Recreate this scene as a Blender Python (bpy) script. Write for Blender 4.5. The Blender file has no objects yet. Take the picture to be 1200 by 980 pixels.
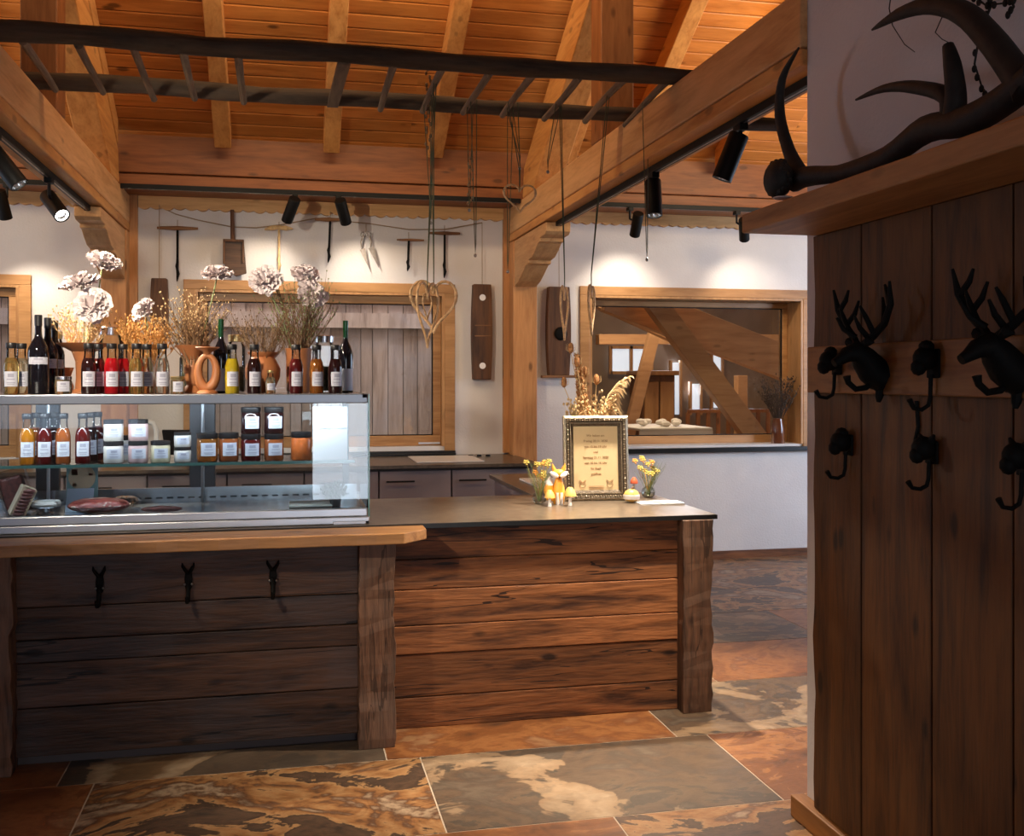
import bpy, bmesh, math, random
from mathutils import Vector, Matrix, Quaternion
random.seed(7)
S = bpy.context.scene
COL = S.collection
PI = math.pi

# ---------------------------------------------------------------- camera
TH = math.radians(12.45); CT, ST = math.cos(TH), math.sin(TH)
FPX, HZ, EYE = 1200.0, 443.0, 1.55
cam_d = bpy.data.cameras.new('camera'); cam = bpy.data.objects.new('camera', cam_d); COL.objects.link(cam)
cam.location = (0, 0, EYE); cam.rotation_euler = (PI/2, 0, -TH)
cam_d.sensor_width = 36; cam_d.lens = 36; cam_d.shift_y = -(490-HZ)/1200
cam_d.clip_start = .05; cam_d.clip_end = 200
S.camera = cam
# ---------------------------------------------------------------- world and light
W = bpy.data.worlds.new('sky'); S.world = W; W.use_nodes = True
bg = W.node_tree.nodes['Background']; bg.inputs[0].default_value = (.62, .74, 1, 1); bg.inputs[1].default_value = 1.1
S.view_settings.view_transform = 'Standard'; S.view_settings.look = 'None'
S.view_settings.exposure = 0.0; S.view_settings.gamma = 1; S.view_settings.use_curve_mapping = False
S.cycles.use_denoising = True
S.cycles.max_bounces = 8; S.cycles.transparent_max_bounces = 24; S.cycles.sample_clamp_indirect = 4
S.cycles.caustics_reflective = False; S.cycles.caustics_refractive = False

def area(name, loc, target, sx, sy, energy, col):
    l = bpy.data.lights.new(name, 'AREA'); l.shape = 'RECTANGLE'; l.size = sx; l.size_y = sy
    l.energy = energy; l.color = col
    o = bpy.data.objects.new(name, l); COL.objects.link(o); o.location = loc
    o.rotation_euler = (Vector(target)-Vector(loc)).to_track_quat('-Z', 'Y').to_euler(); return o
DAY = (.60, .76, 1.0); WARM = (1.0, .74, .48)
area('cool_fill_left', (-5.35, 6.2, 1.8), (-1.5, 8.6, 1.4), 1.6, 1.6, 75, DAY)  # added cool fill for the back wall; no window stands here
area('daylight_window_front_left', (-2.6, -2.85, 1.75), (-1.6, 4, 1.2), 2.0, 1.5, 14, DAY)
area('daylight_door_front', (.70, -2.95, 1.15), (.2, 4, 1.2), .8, 2.0, 36, (.80, .88, 1.0))
area('daylight_window_right', (6.7, 5.6, 1.8), (3.6, 8.2, .9), 1.6, 1.6, 150, DAY)
area('roof_fill_back', (.35, 6.0, 3.95), (.35, 8.0, 3.2), 2.2, .25, 6, (1, .70, .40))  # added unseen warm fill towards the wall plate and roof boards
area('roof_fill_mid', (.35, 5.0, 4.4), (.35, 6.6, 3.9), 2.2, .3, 36, (1, .70, .40))  # added warm fill for the middle of the ceiling, no lamp hangs there
area('roof_fill_right', (3.9, 5.6, 3.3), (3.6, 7.2, 3.9), 1.2, .5, 45, (1, .74, .45))  # added to brighten the right roof bay, not a fitted lamp
area('roof_fill_left', (-3.2, 5.6, 3.3), (-2.8, 7.2, 3.9), 1.2, .5, 45, (1, .74, .45))  # same added fill for the left roof bay
area('daylight_window_annex', (5.4, 12.85, 1.9), (4, 9, 1.2), 1.6, 1.2, 60, (.9, .92, 1))
area('lamp_annex', (3.6, 10.3, 3.2), (3.9, 10.6, 0), .8, .8, 62, (1, .76, .52))
area('daylight_yard', (.0, 9.0, 4.6), (0, 9.9, 1.2), 5, .8, 230, (.95, .93, 1))

area('case_fill_strip', (-.7, 4.545, 1.437), (-.7, 4.75, 1.1), 1.9, .015, 7, (.82, .9, 1.0))  # added to brighten the case interior, no lamp is fitted there
# spots: (head centre px, py, plane kind/value, aim target, watts)
SPOT_COL = (1.0, .86, .68)

# ---------------------------------------------------------------- helpers
def P(px, py, Y):                      # the point of the plane Y = const seen at a pixel of the 1200x980 frame
    k = (px-600)/FPX; d = Y/(CT-k*ST)
    return Vector((d*(k*CT+ST), Y, EYE-(py-HZ)/FPX*d))
def PX(px, py, X):                     # the point of the plane X = const
    k = (px-600)/FPX; d = X/(k*CT+ST)
    return Vector((X, d*(CT-k*ST), EYE-(py-HZ)/FPX*d))
def rot_to(v):
    return Vector((0, 0, 1)).rotation_difference(Vector(v).normalized()).to_matrix()

class MB:
    def __init__(s): s.v = []; s.f = []; s.m = []; s.r = []; s.t = []
    def add(s, vs, fs, mi=0, r=None, t=0.):
        b = len(s.v); s.v += [tuple(x) for x in vs]
        if r is None: r = random.random()
        for f in fs: s.f.append([b+i for i in f]); s.m.append(mi); s.r.append(r); s.t.append(t)
        return s
    def box(s, a, b, mi=0, r=None, t=0., M=None):
        x0, y0, z0 = a; x1, y1, z1 = b
        vs = [(x0,y0,z0),(x1,y0,z0),(x1,y1,z0),(x0,y1,z0),(x0,y0,z1),(x1,y0,z1),(x1,y1,z1),(x0,y1,z1)]
        if M is not None: vs = [M @ Vector(v) for v in vs]
        return s.add(vs, [(0,3,2,1),(4,5,6,7),(0,1,5,4),(1,2,6,5),(2,3,7,6),(3,0,4,7)], mi, r, t)
    def bar(s, p, q, w, h, mi=0, up=(0,0,1)):          # rectangular bar between two points
        p = Vector(p); q = Vector(q); d = (q-p); L = d.length; d.normalize()
        up = Vector(up); sx = d.cross(up).normalized(); sz = sx.cross(d).normalized()
        M = Matrix((sx, d, sz)).transposed()
        vs = []
        for (x, z) in ((-w/2,-h/2),(w/2,-h/2),(w/2,h/2),(-w/2,h/2)):
            vs.append(p + M @ Vector((x, 0, z))); vs.append(p + M @ Vector((x, L, z)))
        return s.add(vs, [(0,2,3,1),(2,4,5,3),(4,6,7,5),(6,0,1,7),(0,6,4,2),(1,3,5,7)], mi)
    def tube(s, pts, rad, n=8, mi=0, cap=True, r=None, closed=False):
        pts = [Vector(p) for p in pts]; N = len(pts)
        if not isinstance(rad, (list, tuple)): rad = [rad]*N
        vs = []; fs = []; prev = None
        for i, p in enumerate(pts):
            if closed: d = pts[(i+1) % N]-pts[(i-1) % N]
            else: d = pts[min(i+1, N-1)]-pts[max(i-1, 0)]
            if d.length < 1e-9: d = Vector((0,0,1))
            d.normalize()
            if prev is None:
                a = d.orthogonal().normalized()
            else:
                a = prev - d*prev.dot(d)
                a = a.normalized() if a.length > 1e-6 else d.orthogonal().normalized()
            prev = a; b = d.cross(a)
            for j in range(n):
                t = 2*PI*j/n
                vs.append(p + (a*math.cos(t)+b*math.sin(t))*rad[i])
        for i in range(N if closed else N-1):
            i2 = (i+1) % N
            for j in range(n):
                k = (j+1) % n
                fs.append((i*n+j, i*n+k, i2*n+k, i2*n+j))
        if cap and not closed:
            fs.append(tuple(range(n-1, -1, -1))); fs.append(tuple((N-1)*n+j for j in range(n)))
        return s.add(vs, fs, mi, r)
    def lathe(s, prof, n=24, o=(0,0,0), mi=0, a0=0, a1=2*PI, M=None, r=None):
        full = abs(a1-a0-2*PI) < 1e-6; m = n if full else n+1
        vs = []; fs = []
        for (rr, z) in prof:
            for j in range(m):
                t = a0+(a1-a0)*j/n
                v = Vector((rr*math.cos(t), rr*math.sin(t), z))
                if M is not None: v = M @ v
                vs.append(v+Vector(o))
        for i in range(len(prof)-1):
            for j in range(n):
                k = (j+1) % m
                fs.append((i*m+j, i*m+k, (i+1)*m+k, (i+1)*m+j))
        return s.add(vs, fs, mi, r)
    def ball(s, c, rx, ry=None, rz=None, n=12, mi=0, M=None):
        ry = ry or rx; rz = rz or rx; vs = []; fs = []; m = max(5, n//2)
        for i in range(m+1):
            ph = PI*i/m
            for j in range(n):
                t = 2*PI*j/n
                v = Vector((rx*math.sin(ph)*math.cos(t), ry*math.sin(ph)*math.sin(t), -rz*math.cos(ph)))
                if M is not None: v = M @ v
                vs.append(v+Vector(c))
        for i in range(m):
            for j in range(n):
                k = (j+1) % n; fs.append((i*n+j, i*n+k, (i+1)*n+k, (i+1)*n+j))
        return s.add(vs, fs, mi)
    def prism(s, poly, a, b, axis='Y', mi=0, r=None):  # polygon extruded along an axis from a to b
        def mk(u, w, t):
            return {'Y': (u, t, w), 'X': (t, u, w), 'Z': (u, w, t)}[axis]
        n = len(poly)
        vs = [mk(u, w, a) for u, w in poly]+[mk(u, w, b) for u, w in poly]
        fs = [tuple(range(n)), tuple(range(2*n-1, n-1, -1))]+[(i, i+n, (i+1) % n+n, (i+1) % n) for i in range(n)]
        return s.add(vs, fs, mi, r)
    def xf(s, M, i0=0):
        for i in range(i0, len(s.v)): s.v[i] = tuple(M @ Vector(s.v[i]))
        return s
    def build(s, name, mats, parent=None, smooth=False, bevel=0, off=None, seg=2):
        me = bpy.data.meshes.new(name)
        o_ = Vector(off) if off is not None else Vector((0,0,0))
        if parent is not None and off is None:
            p = parent
            while p is not None: o_ += p.location; p = p.parent
        me.from_pydata([tuple(Vector(v)-o_) for v in s.v], [], s.f)
        if not isinstance(mats, (list, tuple)): mats = [mats]
        for m in mats: me.materials.append(m)
        me.polygons.foreach_set('material_index', s.m)
        a = me.attributes.new('rnd', 'FLOAT', 'FACE'); a.data.foreach_set('value', s.r)
        a = me.attributes.new('tone', 'FLOAT', 'FACE'); a.data.foreach_set('value', s.t)
        bm = bmesh.new(); bm.from_mesh(me); bmesh.ops.recalc_face_normals(bm, faces=bm.faces); bm.to_mesh(me); bm.free()
        if smooth:
            me.polygons.foreach_set('use_smooth', [True]*len(me.polygons))
            me.set_sharp_from_angle(angle=math.radians(40))
        o = bpy.data.objects.new(name, me); COL.objects.link(o)
        if parent is not None: o.parent = parent
        elif off is not None: o.location = off
        if bevel:
            md = o.modifiers.new('bevel', 'BEVEL'); md.width = bevel; md.segments = seg; md.limit_method = 'ANGLE'
        return o

def tag(o, label=None, cat=None, group=None, kind=None):
    if label: o['label'] = label
    if cat: o['category'] = cat
    if group: o['group'] = group
    if kind: o['kind'] = kind
    return o
def thing(name, label, cat, loc=(0,0,0), rz=0, group=None):
    o = bpy.data.objects.new(name, None); COL.objects.link(o); o.location = loc; o.rotation_euler = (0,0,rz)
    o.empty_display_size = .1
    return tag(o, label, cat, group)
def struct(o): o['kind'] = 'structure'; return o
def ROOTLOC(p): return Vector(p.location)
def copy_tree(o, parent=None):
    c = o.copy(); COL.objects.link(c)
    if parent is not None: c.parent = parent
    for ch in list(o.children): copy_tree(ch, c)
    return c

# ---------------------------------------------------------------- materials
class NT:
    def __init__(s, name):
        s.m = bpy.data.materials.new(name); s.m.use_nodes = True; s.t = s.m.node_tree
        s.b = s.t.nodes['Principled BSDF']; s.out = s.t.nodes['Material Output']
    def n(s, kind, **kw):
        x = s.t.nodes.new(kind)
        for k, v in kw.items(): setattr(x, k, v)
        return x
    def l(s, a, b): s.t.links.new(a, b)
    def val(s, inp, v):
        if hasattr(v, 'links'): s.l(v, inp)
        else: inp.default_value = v
    def math(s, op, a, b=0., c=None):
        x = s.n('ShaderNodeMath', operation=op); s.val(x.inputs[0], a); s.val(x.inputs[1], b)
        if c is not None: s.val(x.inputs[2], c)
        return x.outputs[0]
    def coords(s, scale, seed=True):
        tc = s.n('ShaderNodeTexCoord'); mp = s.n('ShaderNodeMapping'); mp.inputs['Scale'].default_value = scale
        if seed:
            at = s.n('ShaderNodeAttribute', attribute_name='rnd'); oi = s.n('ShaderNodeObjectInfo')
            sm = s.math('ADD', s.math('MULTIPLY', at.outputs['Fac'], 61.), s.math('MULTIPLY', oi.outputs['Random'], 37.))
            cb = s.n('ShaderNodeCombineXYZ')
            for i in range(3): s.l(sm, cb.inputs[i])
            ad = s.n('ShaderNodeVectorMath', operation='ADD'); s.l(tc.outputs['Object'], ad.inputs[0]); s.l(cb.outputs[0], ad.inputs[1])
            s.l(ad.outputs[0], mp.inputs['Vector'])
        else: s.l(tc.outputs['Object'], mp.inputs['Vector'])
        return mp.outputs[0]
    def noise(s, vec, scale, detail=4, dist=0., rough=.55):
        x = s.n('ShaderNodeTexNoise'); x.inputs['Scale'].default_value = scale; x.inputs['Detail'].default_value = detail
        x.inputs['Distortion'].default_value = dist; x.inputs['Roughness'].default_value = rough; s.l(vec, x.inputs['Vector'])
        return x.outputs['Fac']
    def ramp(s, fac, stops):
        x = s.n('ShaderNodeValToRGB'); e = x.color_ramp.elements
        while len(e) > 1: e.remove(e[-1])
        e[0].position = stops[0][0]; e[0].color = (*stops[0][1], 1)
        for p, c in stops[1:]:
            q = e.new(p); q.color = (*c, 1)
        s.l(fac, x.inputs[0]); return x.outputs[0]
    def mix(s, fac, a, b, mode='MIX'):
        x = s.n('ShaderNodeMix', data_type='RGBA', blend_type=mode)
        s.val(x.inputs[0], fac)
        for i, v in ((6, a), (7, b)):
            if hasattr(v, 'links'): s.l(v, x.inputs[i])
            else: x.inputs[i].default_value = (*v[:3], 1)
        return x.outputs[2]
    def bump(s, h, strength, dist=.01):
        x = s.n('ShaderNodeBump'); x.inputs['Strength'].default_value = strength; x.inputs['Distance'].default_value = dist
        s.l(h, x.inputs['Height']); s.l(x.outputs[0], s.b.inputs['Normal'])

def wood(name, light, dark, axis='X', rough=.5, knot=.5, bump=.25, vary=.35, streak=1., grey=None, spec=.4, crack=0.):
    t = NT(name); long = .11
    sc = [1, 1, 1]; sc['XYZ'.index(axis)] = long
    v = t.coords(sc)
    g1 = t.noise(v, 14, 5, .8); g2 = t.noise(v, 75, 3, .2)
    g = t.math('ADD', t.math('MULTIPLY', g1, .72), t.math('MULTIPLY', g2, .28))
    mid = tuple((a*.62+b*.38) for a, b in zip(light, dark))
    w = .17/streak
    col = t.ramp(g, [(.5-w, dark), (.5, mid), (.5+w*.8, light)])
    if grey:
        gv = t.coords((1.2, 1.2, 1.2)); gn = t.noise(gv, 1.6, 4, .6)
        col = t.mix(t.ramp(gn, [(.45, (0,0,0)), (.62, (.8,.8,.8))]), col, t.mix(.5, col, grey))
    if knot:
        sc2 = [1, 1, 1]; sc2['XYZ'.index(axis)] = .42
        kv = t.coords(sc2); vo = t.n('ShaderNodeTexVoronoi'); vo.inputs['Scale'].default_value = 6.5; t.l(kv, vo.inputs['Vector'])
        wob = t.math('ADD', vo.outputs['Distance'], t.math('MULTIPLY', t.math('SUBTRACT', g2, .5), .06))
        kd = tuple(c*.22 for c in dark)
        col = t.mix(t.math('MULTIPLY', t.ramp(wob, [(.075, (1,1,1)), (.14, (0,0,0))]), knot), col, kd)
    if crack:
        sc3 = [1, 1, 1]; sc3['XYZ'.index(axis)] = .05
        cn = t.math('ABSOLUTE', t.math('SUBTRACT', t.noise(t.coords(sc3), 5.5, 4, .25), .5)); cm = t.noise(t.coords((1,1,1)), 2.3, 2)
        lim = t.math('MULTIPLY', t.math('MAXIMUM', t.math('SUBTRACT', cm, .44), 0.), .045)
        col = t.mix(t.math('MULTIPLY', t.math('LESS_THAN', cn, lim), crack), col, tuple(c*.15 for c in dark))
    at = t.n('ShaderNodeAttribute', attribute_name='rnd')
    f = t.math('ADD', t.math('MULTIPLY', at.outputs['Fac'], vary), 1-vary*.6)
    x = t.n('ShaderNodeVectorMath', operation='SCALE'); t.l(col, x.inputs[0]); t.l(f, x.inputs['Scale'])
    t.l(x.outputs[0], t.b.inputs['Base Color'])
    t.b.inputs['Roughness'].default_value = rough; t.b.inputs['Specular IOR Level'].default_value = spec
    if bump: t.bump(g, bump, .01)
    return t.m
def flat(name, col, rough=.5, metal=0., noise=0., nscale=20, bump=0., spec=.5, trans=0., emit=0., coat=0.):
    t = NT(name); b = t.b
    b.inputs['Base Color'].default_value = (*col, 1); b.inputs['Roughness'].default_value = rough
    b.inputs['Metallic'].default_value = metal; b.inputs['Specular IOR Level'].default_value = spec
    b.inputs['Transmission Weight'].default_value = trans; b.inputs['Coat Weight'].default_value = coat
    if noise or bump:
        v = t.coords((1,1,1)); n = t.noise(v, nscale, 5)
        if noise: t.l(t.ramp(n, [(.3, tuple(c*(1-noise) for c in col)), (.7, tuple(min(1, c*(1+noise)) for c in col))]), b.inputs['Base Color'])
        if bump: t.bump(n, bump, .005)
    if emit:
        b.inputs['Emission Color'].default_value = (*col, 1); b.inputs['Emission Strength'].default_value = emit
    return t.m
def pane_glass(name, tint=(.93, .97, .97), gl=1.0, rough=.0):
    t = NT(name); t.t.nodes.remove(t.b)
    tr = t.n('ShaderNodeBsdfTransparent'); tr.inputs[0].default_value = (*tint, 1)
    g = t.n('ShaderNodeBsdfGlossy'); g.inputs['Roughness'].default_value = rough
    fr = t.n('ShaderNodeFresnel'); fr.inputs[0].default_value = 1.5
    mx = t.n('ShaderNodeMixShader'); t.l(t.math('MULTIPLY', fr.outputs[0], gl), mx.inputs[0])
    t.l(tr.outputs[0], mx.inputs[1]); t.l(g.outputs[0], mx.inputs[2]); t.l(mx.outputs[0], t.out.inputs[0])
    return t.m

M = {}
M['roofboard'] = wood('spruce_boards', (.60,.235,.055), (.38,.125,.022), 'X', .45, .85, .12, .3)
M['rafter'] = wood('spruce_rafter', (.68,.33,.10), (.44,.17,.04), 'Y', .5, .5, .12, .2)
M['beamY'] = wood('spruce_beam', (.74,.42,.18), (.50,.24,.085), 'Y', .5, .45, .12, .15)
M['beamX'] = wood('larch_wall_plate', (.28,.095,.026), (.14,.042,.012), 'X', .5, .6, .15, .3)
M['trimX'] = wood('spruce_trim', (.72,.42,.17), (.50,.25,.08), 'X', .5, .5, .1, .2)
M['postZ'] = wood('spruce_post', (.62,.30,.11), (.40,.16,.05), 'Z', .5, .7, .15, .2)
M['darkpostZ'] = wood('red_brown_post', (.38,.15,.05), (.2,.07,.02), 'Z', .5, .7, .15, .2)
M['frameX'] = wood('oak_frame_across', (.50,.27,.11), (.30,.14,.05), 'X', .4, .2, .08, .2)
M['frameZ'] = wood('oak_frame_upright', (.50,.27,.11), (.30,.14,.05), 'Z', .4, .2, .08, .2)
M['casing'] = wood('window_casing', (.50,.26,.10), (.32,.15,.05), 'X', .45, .6, .1, .2)
M['oldX'] = wood('reclaimed_boards', (.34,.125,.042), (.055,.02,.009), 'X', .55, .9, .8, .5, 1.2, crack=.9)
M['oldXd'] = wood('reclaimed_boards_dark', (.125,.058,.030), (.02,.010,.007), 'X', .5, .9, .8, .5, 1.2, (.10,.08,.08), crack=.9)
M['oldZ'] = wood('reclaimed_post', (.20,.095,.05), (.035,.017,.010), 'Z', .6, .8, .9, .4, 1.3, (.2,.15,.12), crack=.55)
M['cladZ'] = wood('old_cladding', (.17,.062,.012), (.045,.015,.004), 'Z', .6, .8, .5, .35)
M['bartop'] = wood('bar_board', (.50,.25,.095), (.22,.095,.035), 'X', .4, .5, .25, .2)
M['shelfY'] = wood('shelf_oak', (.46,.22,.08), (.24,.10,.03), 'Y', .5, .4, .2, .2)
M['hookY'] = wood('hook_board_wood', (.36,.15,.04), (.15,.055,.014), 'Y', .5, .8, .2, .1)
M['ladder'] = wood('weathered_ladder', (.11,.068,.04), (.022,.014,.009), 'X', .8, .5, .8, .3, 1, (.12,.095,.07))
M['rung'] = wood('weathered_rung', (.28,.2,.13), (.1,.065,.04), 'Y', .8, .2, .6, .3)
M['barn'] = wood('grey_barn_boards', (.50,.36,.27), (.26,.17,.12), 'Z', .8, .5, .5, .35, 1, (.42,.36,.34))
M['antique'] = wood('old_tool_wood', (.15,.062,.025), (.045,.018,.008), 'Z', .6, .4, .4, .3)
M['toolX'] = wood('old_tool_handle', (.30,.14,.055), (.1,.04,.018), 'X', .6, .3, .3, .3)
M['annexwood'] = wood('annex_wood', (.60,.34,.17), (.40,.20,.09), 'X', .5, .4, .1, .2)
M['wicker'] = flat('peeled_willow', (.60,.36,.17), .6, noise=.35, nscale=60, bump=.3)
M['iron'] = flat('black_iron', (.006,.0055,.005), .65, 0., bump=.2, nscale=80, spec=.12)
M['steelold'] = flat('old_steel', (.32,.28,.25), .4, .9, noise=.3, nscale=30)
M['black'] = flat('black_lacquer', (.006,.006,.006), .5, spec=.2)
M['chrome'] = flat('reflector_chrome', (.8,.8,.8), .2, 1)
M['lens'] = flat('lamp_lens', (1,.93,.82), .3, emit=14)
M['alu'] = flat('brushed_aluminium', (.62,.66,.72), .32, .85, noise=.06, nscale=8)
M['aludark'] = flat('darker_aluminium', (.26,.28,.32), .35, .8)
M['steel'] = flat('stainless_steel', (.55,.58,.62), .25, .95, noise=.08, nscale=6)
M['casegrey'] = flat('dark_case_post', (.10,.10,.11), .4, .4)
M['glass'] = pane_glass('clear_pane', (.95,.98,.98), 1.0)
M['caseglass'] = pane_glass('case_pane', (.93,.975,.98), 1.25)
M['winglass'] = pane_glass('window_pane', (.93,.95,.95), 1.1)
M['softglass'] = pane_glass('soft_clear_glass', (.86,.88,.86), .45)
M['edgeglass'] = flat('green_glass_edge', (.12,.3,.27), .1, trans=.4)
M['stone'] = flat('dark_stone_worktop', (.105,.078,.055), .28, noise=.35, nscale=28, bump=.05, spec=.6)
M['stoneedge'] = flat('black_stone_edge', (.012,.012,.012), .3, noise=.2)
M['cab'] = flat('taupe_cabinet_front', (.25,.19,.185), .5, noise=.04, nscale=3)
M['cabbody'] = flat('cabinet_carcass', (.10,.075,.07), .6)
M['white'] = flat('white_enamel', (.8,.78,.74), .35)
M['paper'] = flat('white_paper', (.78,.8,.82), .7)
M['ink'] = flat('grey_ink', (.16,.17,.2), .7)
M['terra'] = flat('terracotta', (.42,.155,.055), .45, noise=.2, nscale=9, bump=.1)
M['blackcap'] = flat('black_cap', (.012,.011,.012), .4)
M['goldcap'] = flat('gold_lid', (.55,.42,.2), .3, .9)
M['silverlid'] = flat('silver_lid', (.6,.6,.6), .25, 1)
M['label'] = flat('printed_label', (.55,.56,.64), .6)
M['print'] = flat('label_print', (.33,.33,.42), .6)
M['twigbrown'] = flat('brown_twig', (.20,.115,.055), .8, noise=.3, nscale=40)
M['twigpale'] = flat('pale_straw', (.62,.42,.2), .8, noise=.25, nscale=40)
M['twigdark'] = flat('dark_twig', (.055,.035,.022), .8, noise=.3, nscale=40)
M['pampas'] = flat('pampas_gold', (.85,.60,.32), .8, noise=.15, nscale=60)
M['twigorange'] = flat('orange_straw', (.58,.29,.08), .8, noise=.3, nscale=40)
M['stemgreen'] = flat('green_stem', (.22,.26,.1), .7, noise=.2)
M['leafdark'] = flat('dark_leaf', (.035,.08,.035), .6, noise=.3)
M['petal'] = flat('peony_petal', (.92,.80,.78), .75, noise=.07, nscale=14)
M['yellowfl'] = flat('yellow_blossom', (.56,.42,.09), .7, noise=.2)
M['orangefl'] = flat('orange_blossom', (.75,.33,.06), .7, noise=.2)
M['teasel'] = flat('teasel_brown', (.38,.17,.06), .9, noise=.5, nscale=90, bump=.8)
M['antler'] = flat('dark_antler', (.014,.009,.006), .7, noise=.5, nscale=30, bump=.5)
M['rope'] = flat('green_brown_cord', (.07,.075,.035), .8)
M['twine'] = flat('twine', (.34,.24,.15), .8)
M['gilt'] = flat('antique_silver_frame', (.10,.072,.045), .5, .35, noise=.55, nscale=110, bump=1.0)
M['giltb'] = flat('bright_frame_bead', (.36,.29,.2), .35, .75, noise=.3, nscale=150, bump=.6)
M['cream'] = flat('cream_card', (.88,.68,.38), .6, noise=.03)
M['brownink'] = flat('brown_ink', (.30,.10,.02), .6)
M['fox'] = flat('fox_orange', (.85,.38,.04), .45, noise=.1)
M['foxw'] = flat('fox_white', (.85,.8,.76), .5)
M['mush'] = flat('mushroom_cap', (.80,.48,.12), .45, noise=.12)
M['redcap'] = flat('red_cap', (.6,.12,.05), .5)
M['meat'] = flat('cured_meat', (.38,.08,.06), .35, noise=.6, nscale=16, bump=.4, coat=.4)
_t = NT('marbled_bacon'); _n = _t.noise(_t.coords((1,2.2,2.2)), 14, 6, 1.2)
_t.l(_t.ramp(_n, [(.38, (.16,.025,.02)), (.5, (.42,.09,.07)), (.56, (.30,.05,.04)), (.63, (.72,.55,.45))]), _t.b.inputs['Base Color']); _t.b.inputs['Roughness'].default_value = .3; _t.bump(_n, .5, .01); M['meat'] = _t.m
M['salami'] = flat('salami', (.13,.035,.03), .5, noise=.6, nscale=60, bump=.5)
M['plastic'] = pane_glass('clear_wrap', (.85,.82,.8), 1.5, .12)
M['bluepaper'] = flat('pale_blue_card', (.42,.48,.62), .6)
M['teal'] = flat('teal_card', (.25,.42,.44), .6)
M['parch'] = flat('parchment_disc', (.62,.48,.33), .7, noise=.08)
M['redink'] = flat('red_ink', (.45,.05,.04), .6)
M['cloth'] = flat('white_cloth', (.75,.7,.64), .8)
M['outground'] = flat('gravel_ground', (.35,.32,.3), .9, noise=.2)
M['amb'] = flat('brown_glass', (.16,.05,.02), .15, trans=.3)
def plaster():
    t = NT('white_plaster'); v = t.coords((1,1,1), False)
    n = t.noise(v, 2.2, 4); n2 = t.noise(v, 60, 4)
    t.l(t.ramp(n, [(.3, (.66,.63,.62)), (.7, (.74,.71,.70))]), t.b.inputs['Base Color'])
    t.b.inputs['Roughness'].default_value = .85; t.bump(n2, .25, .01); return t.m
M['plaster'] = plaster()
def floor_mat():
    t = NT('slate_and_rust_tiles'); v = t.coords((1, 1.35, 1))
    n1 = t.noise(v, 1.15, 9, 1.6, .58); n2 = t.noise(v, 3.2, 8, 2.2, .62); n3 = t.noise(v, 26, 5, .5)
    at = t.n('ShaderNodeAttribute', attribute_name='tone')
    k = t.math('ADD', t.math('MULTIPLY', n1, .75), t.math('MULTIPLY', n2, .35))
    k0 = t.math('ADD', t.math('MULTIPLY', t.noise(t.coords((1,1.5,1)), 1.0, 5, .9, .5), .95), t.math('MULTIPLY', n2, .12))
    grey = t.ramp(k0, [(.36, (.05,.04,.033)), (.50, (.12,.09,.065)), (.60, (.10,.08,.06)), (.605, (.36,.25,.15)), (.66, (.50,.37,.24)), (.72, (.2,.12,.06))])
    rust = t.ramp(k, [(.36, (.10,.045,.022)), (.47, (.30,.105,.03)), (.55, (.42,.17,.055)), (.61, (.28,.10,.035)), (.70, (.46,.25,.11))])
    mixd = t.ramp(k, [(.36, (.035,.026,.02)), (.45, (.13,.075,.045)), (.505, (.07,.045,.03)), (.515, (.50,.28,.12)), (.57, (.34,.155,.055)), (.6, (.13,.06,.03)), (.66, (.50,.36,.23)), (.72, (.16,.08,.04))])
    c = t.mix(t.math('MINIMUM', t.math('MULTIPLY', at.outputs['Fac'], 2.), 1.), grey, mixd)
    c = t.mix(t.math('MAXIMUM', t.math('SUBTRACT', t.math('MULTIPLY', at.outputs['Fac'], 2.), 1.), 0.), c, rust)
    c = t.mix(.35, c, t.ramp(n3, [(.3, (.35,.3,.28)), (.7, (1,1,1))]), 'MULTIPLY')
    c = t.mix(1., c, (.86,.84,.82), 'MULTIPLY'); t.l(c, t.b.inputs['Base Color']); t.b.inputs['Roughness'].default_value = .38
    t.bump(t.math('ADD', t.math('MULTIPLY', n2, .8), t.math('MULTIPLY', n3, .2)), .35, .01); return t.m
M['tile'] = floor_mat(); M['grout'] = flat('grout', (.52,.42,.32), .8)
def liquid(name, col, tr=.5): return flat('liquid_'+name, col, .06, trans=tr, spec=.6)
LIQ = {'dark': liquid('dark', (.02,.006,.006), 0), 'darkred': liquid('dark_red', (.09,.008,.008), .2), 'red': liquid('red', (.62,.012,.02), .55),
       'yellow': liquid('yellow', (.85,.62,.03), .55), 'gold': liquid('gold', (.70,.45,.14), .88), 'pale': liquid('pale', (.78,.68,.46), .92),
       'amber': liquid('amber', (.5,.17,.03), .65), 'orange': liquid('orange', (.62,.22,.02), .5), 'rust': liquid('rust', (.34,.09,.025), .25),
       'wine': liquid('wine_glass', (.007,.006,.009), 0), 'green': liquid('green_glass', (.006,.055,.012), .2), 'clear': liquid('clear', (.8,.78,.7), .96)}

# ================================================================ SETTING
XB0, XB1 = 1.775, 1.975      # right beam
XL0, XL1 = -1.33, -1.15      # left beam
WALLY = 8.2
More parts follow.
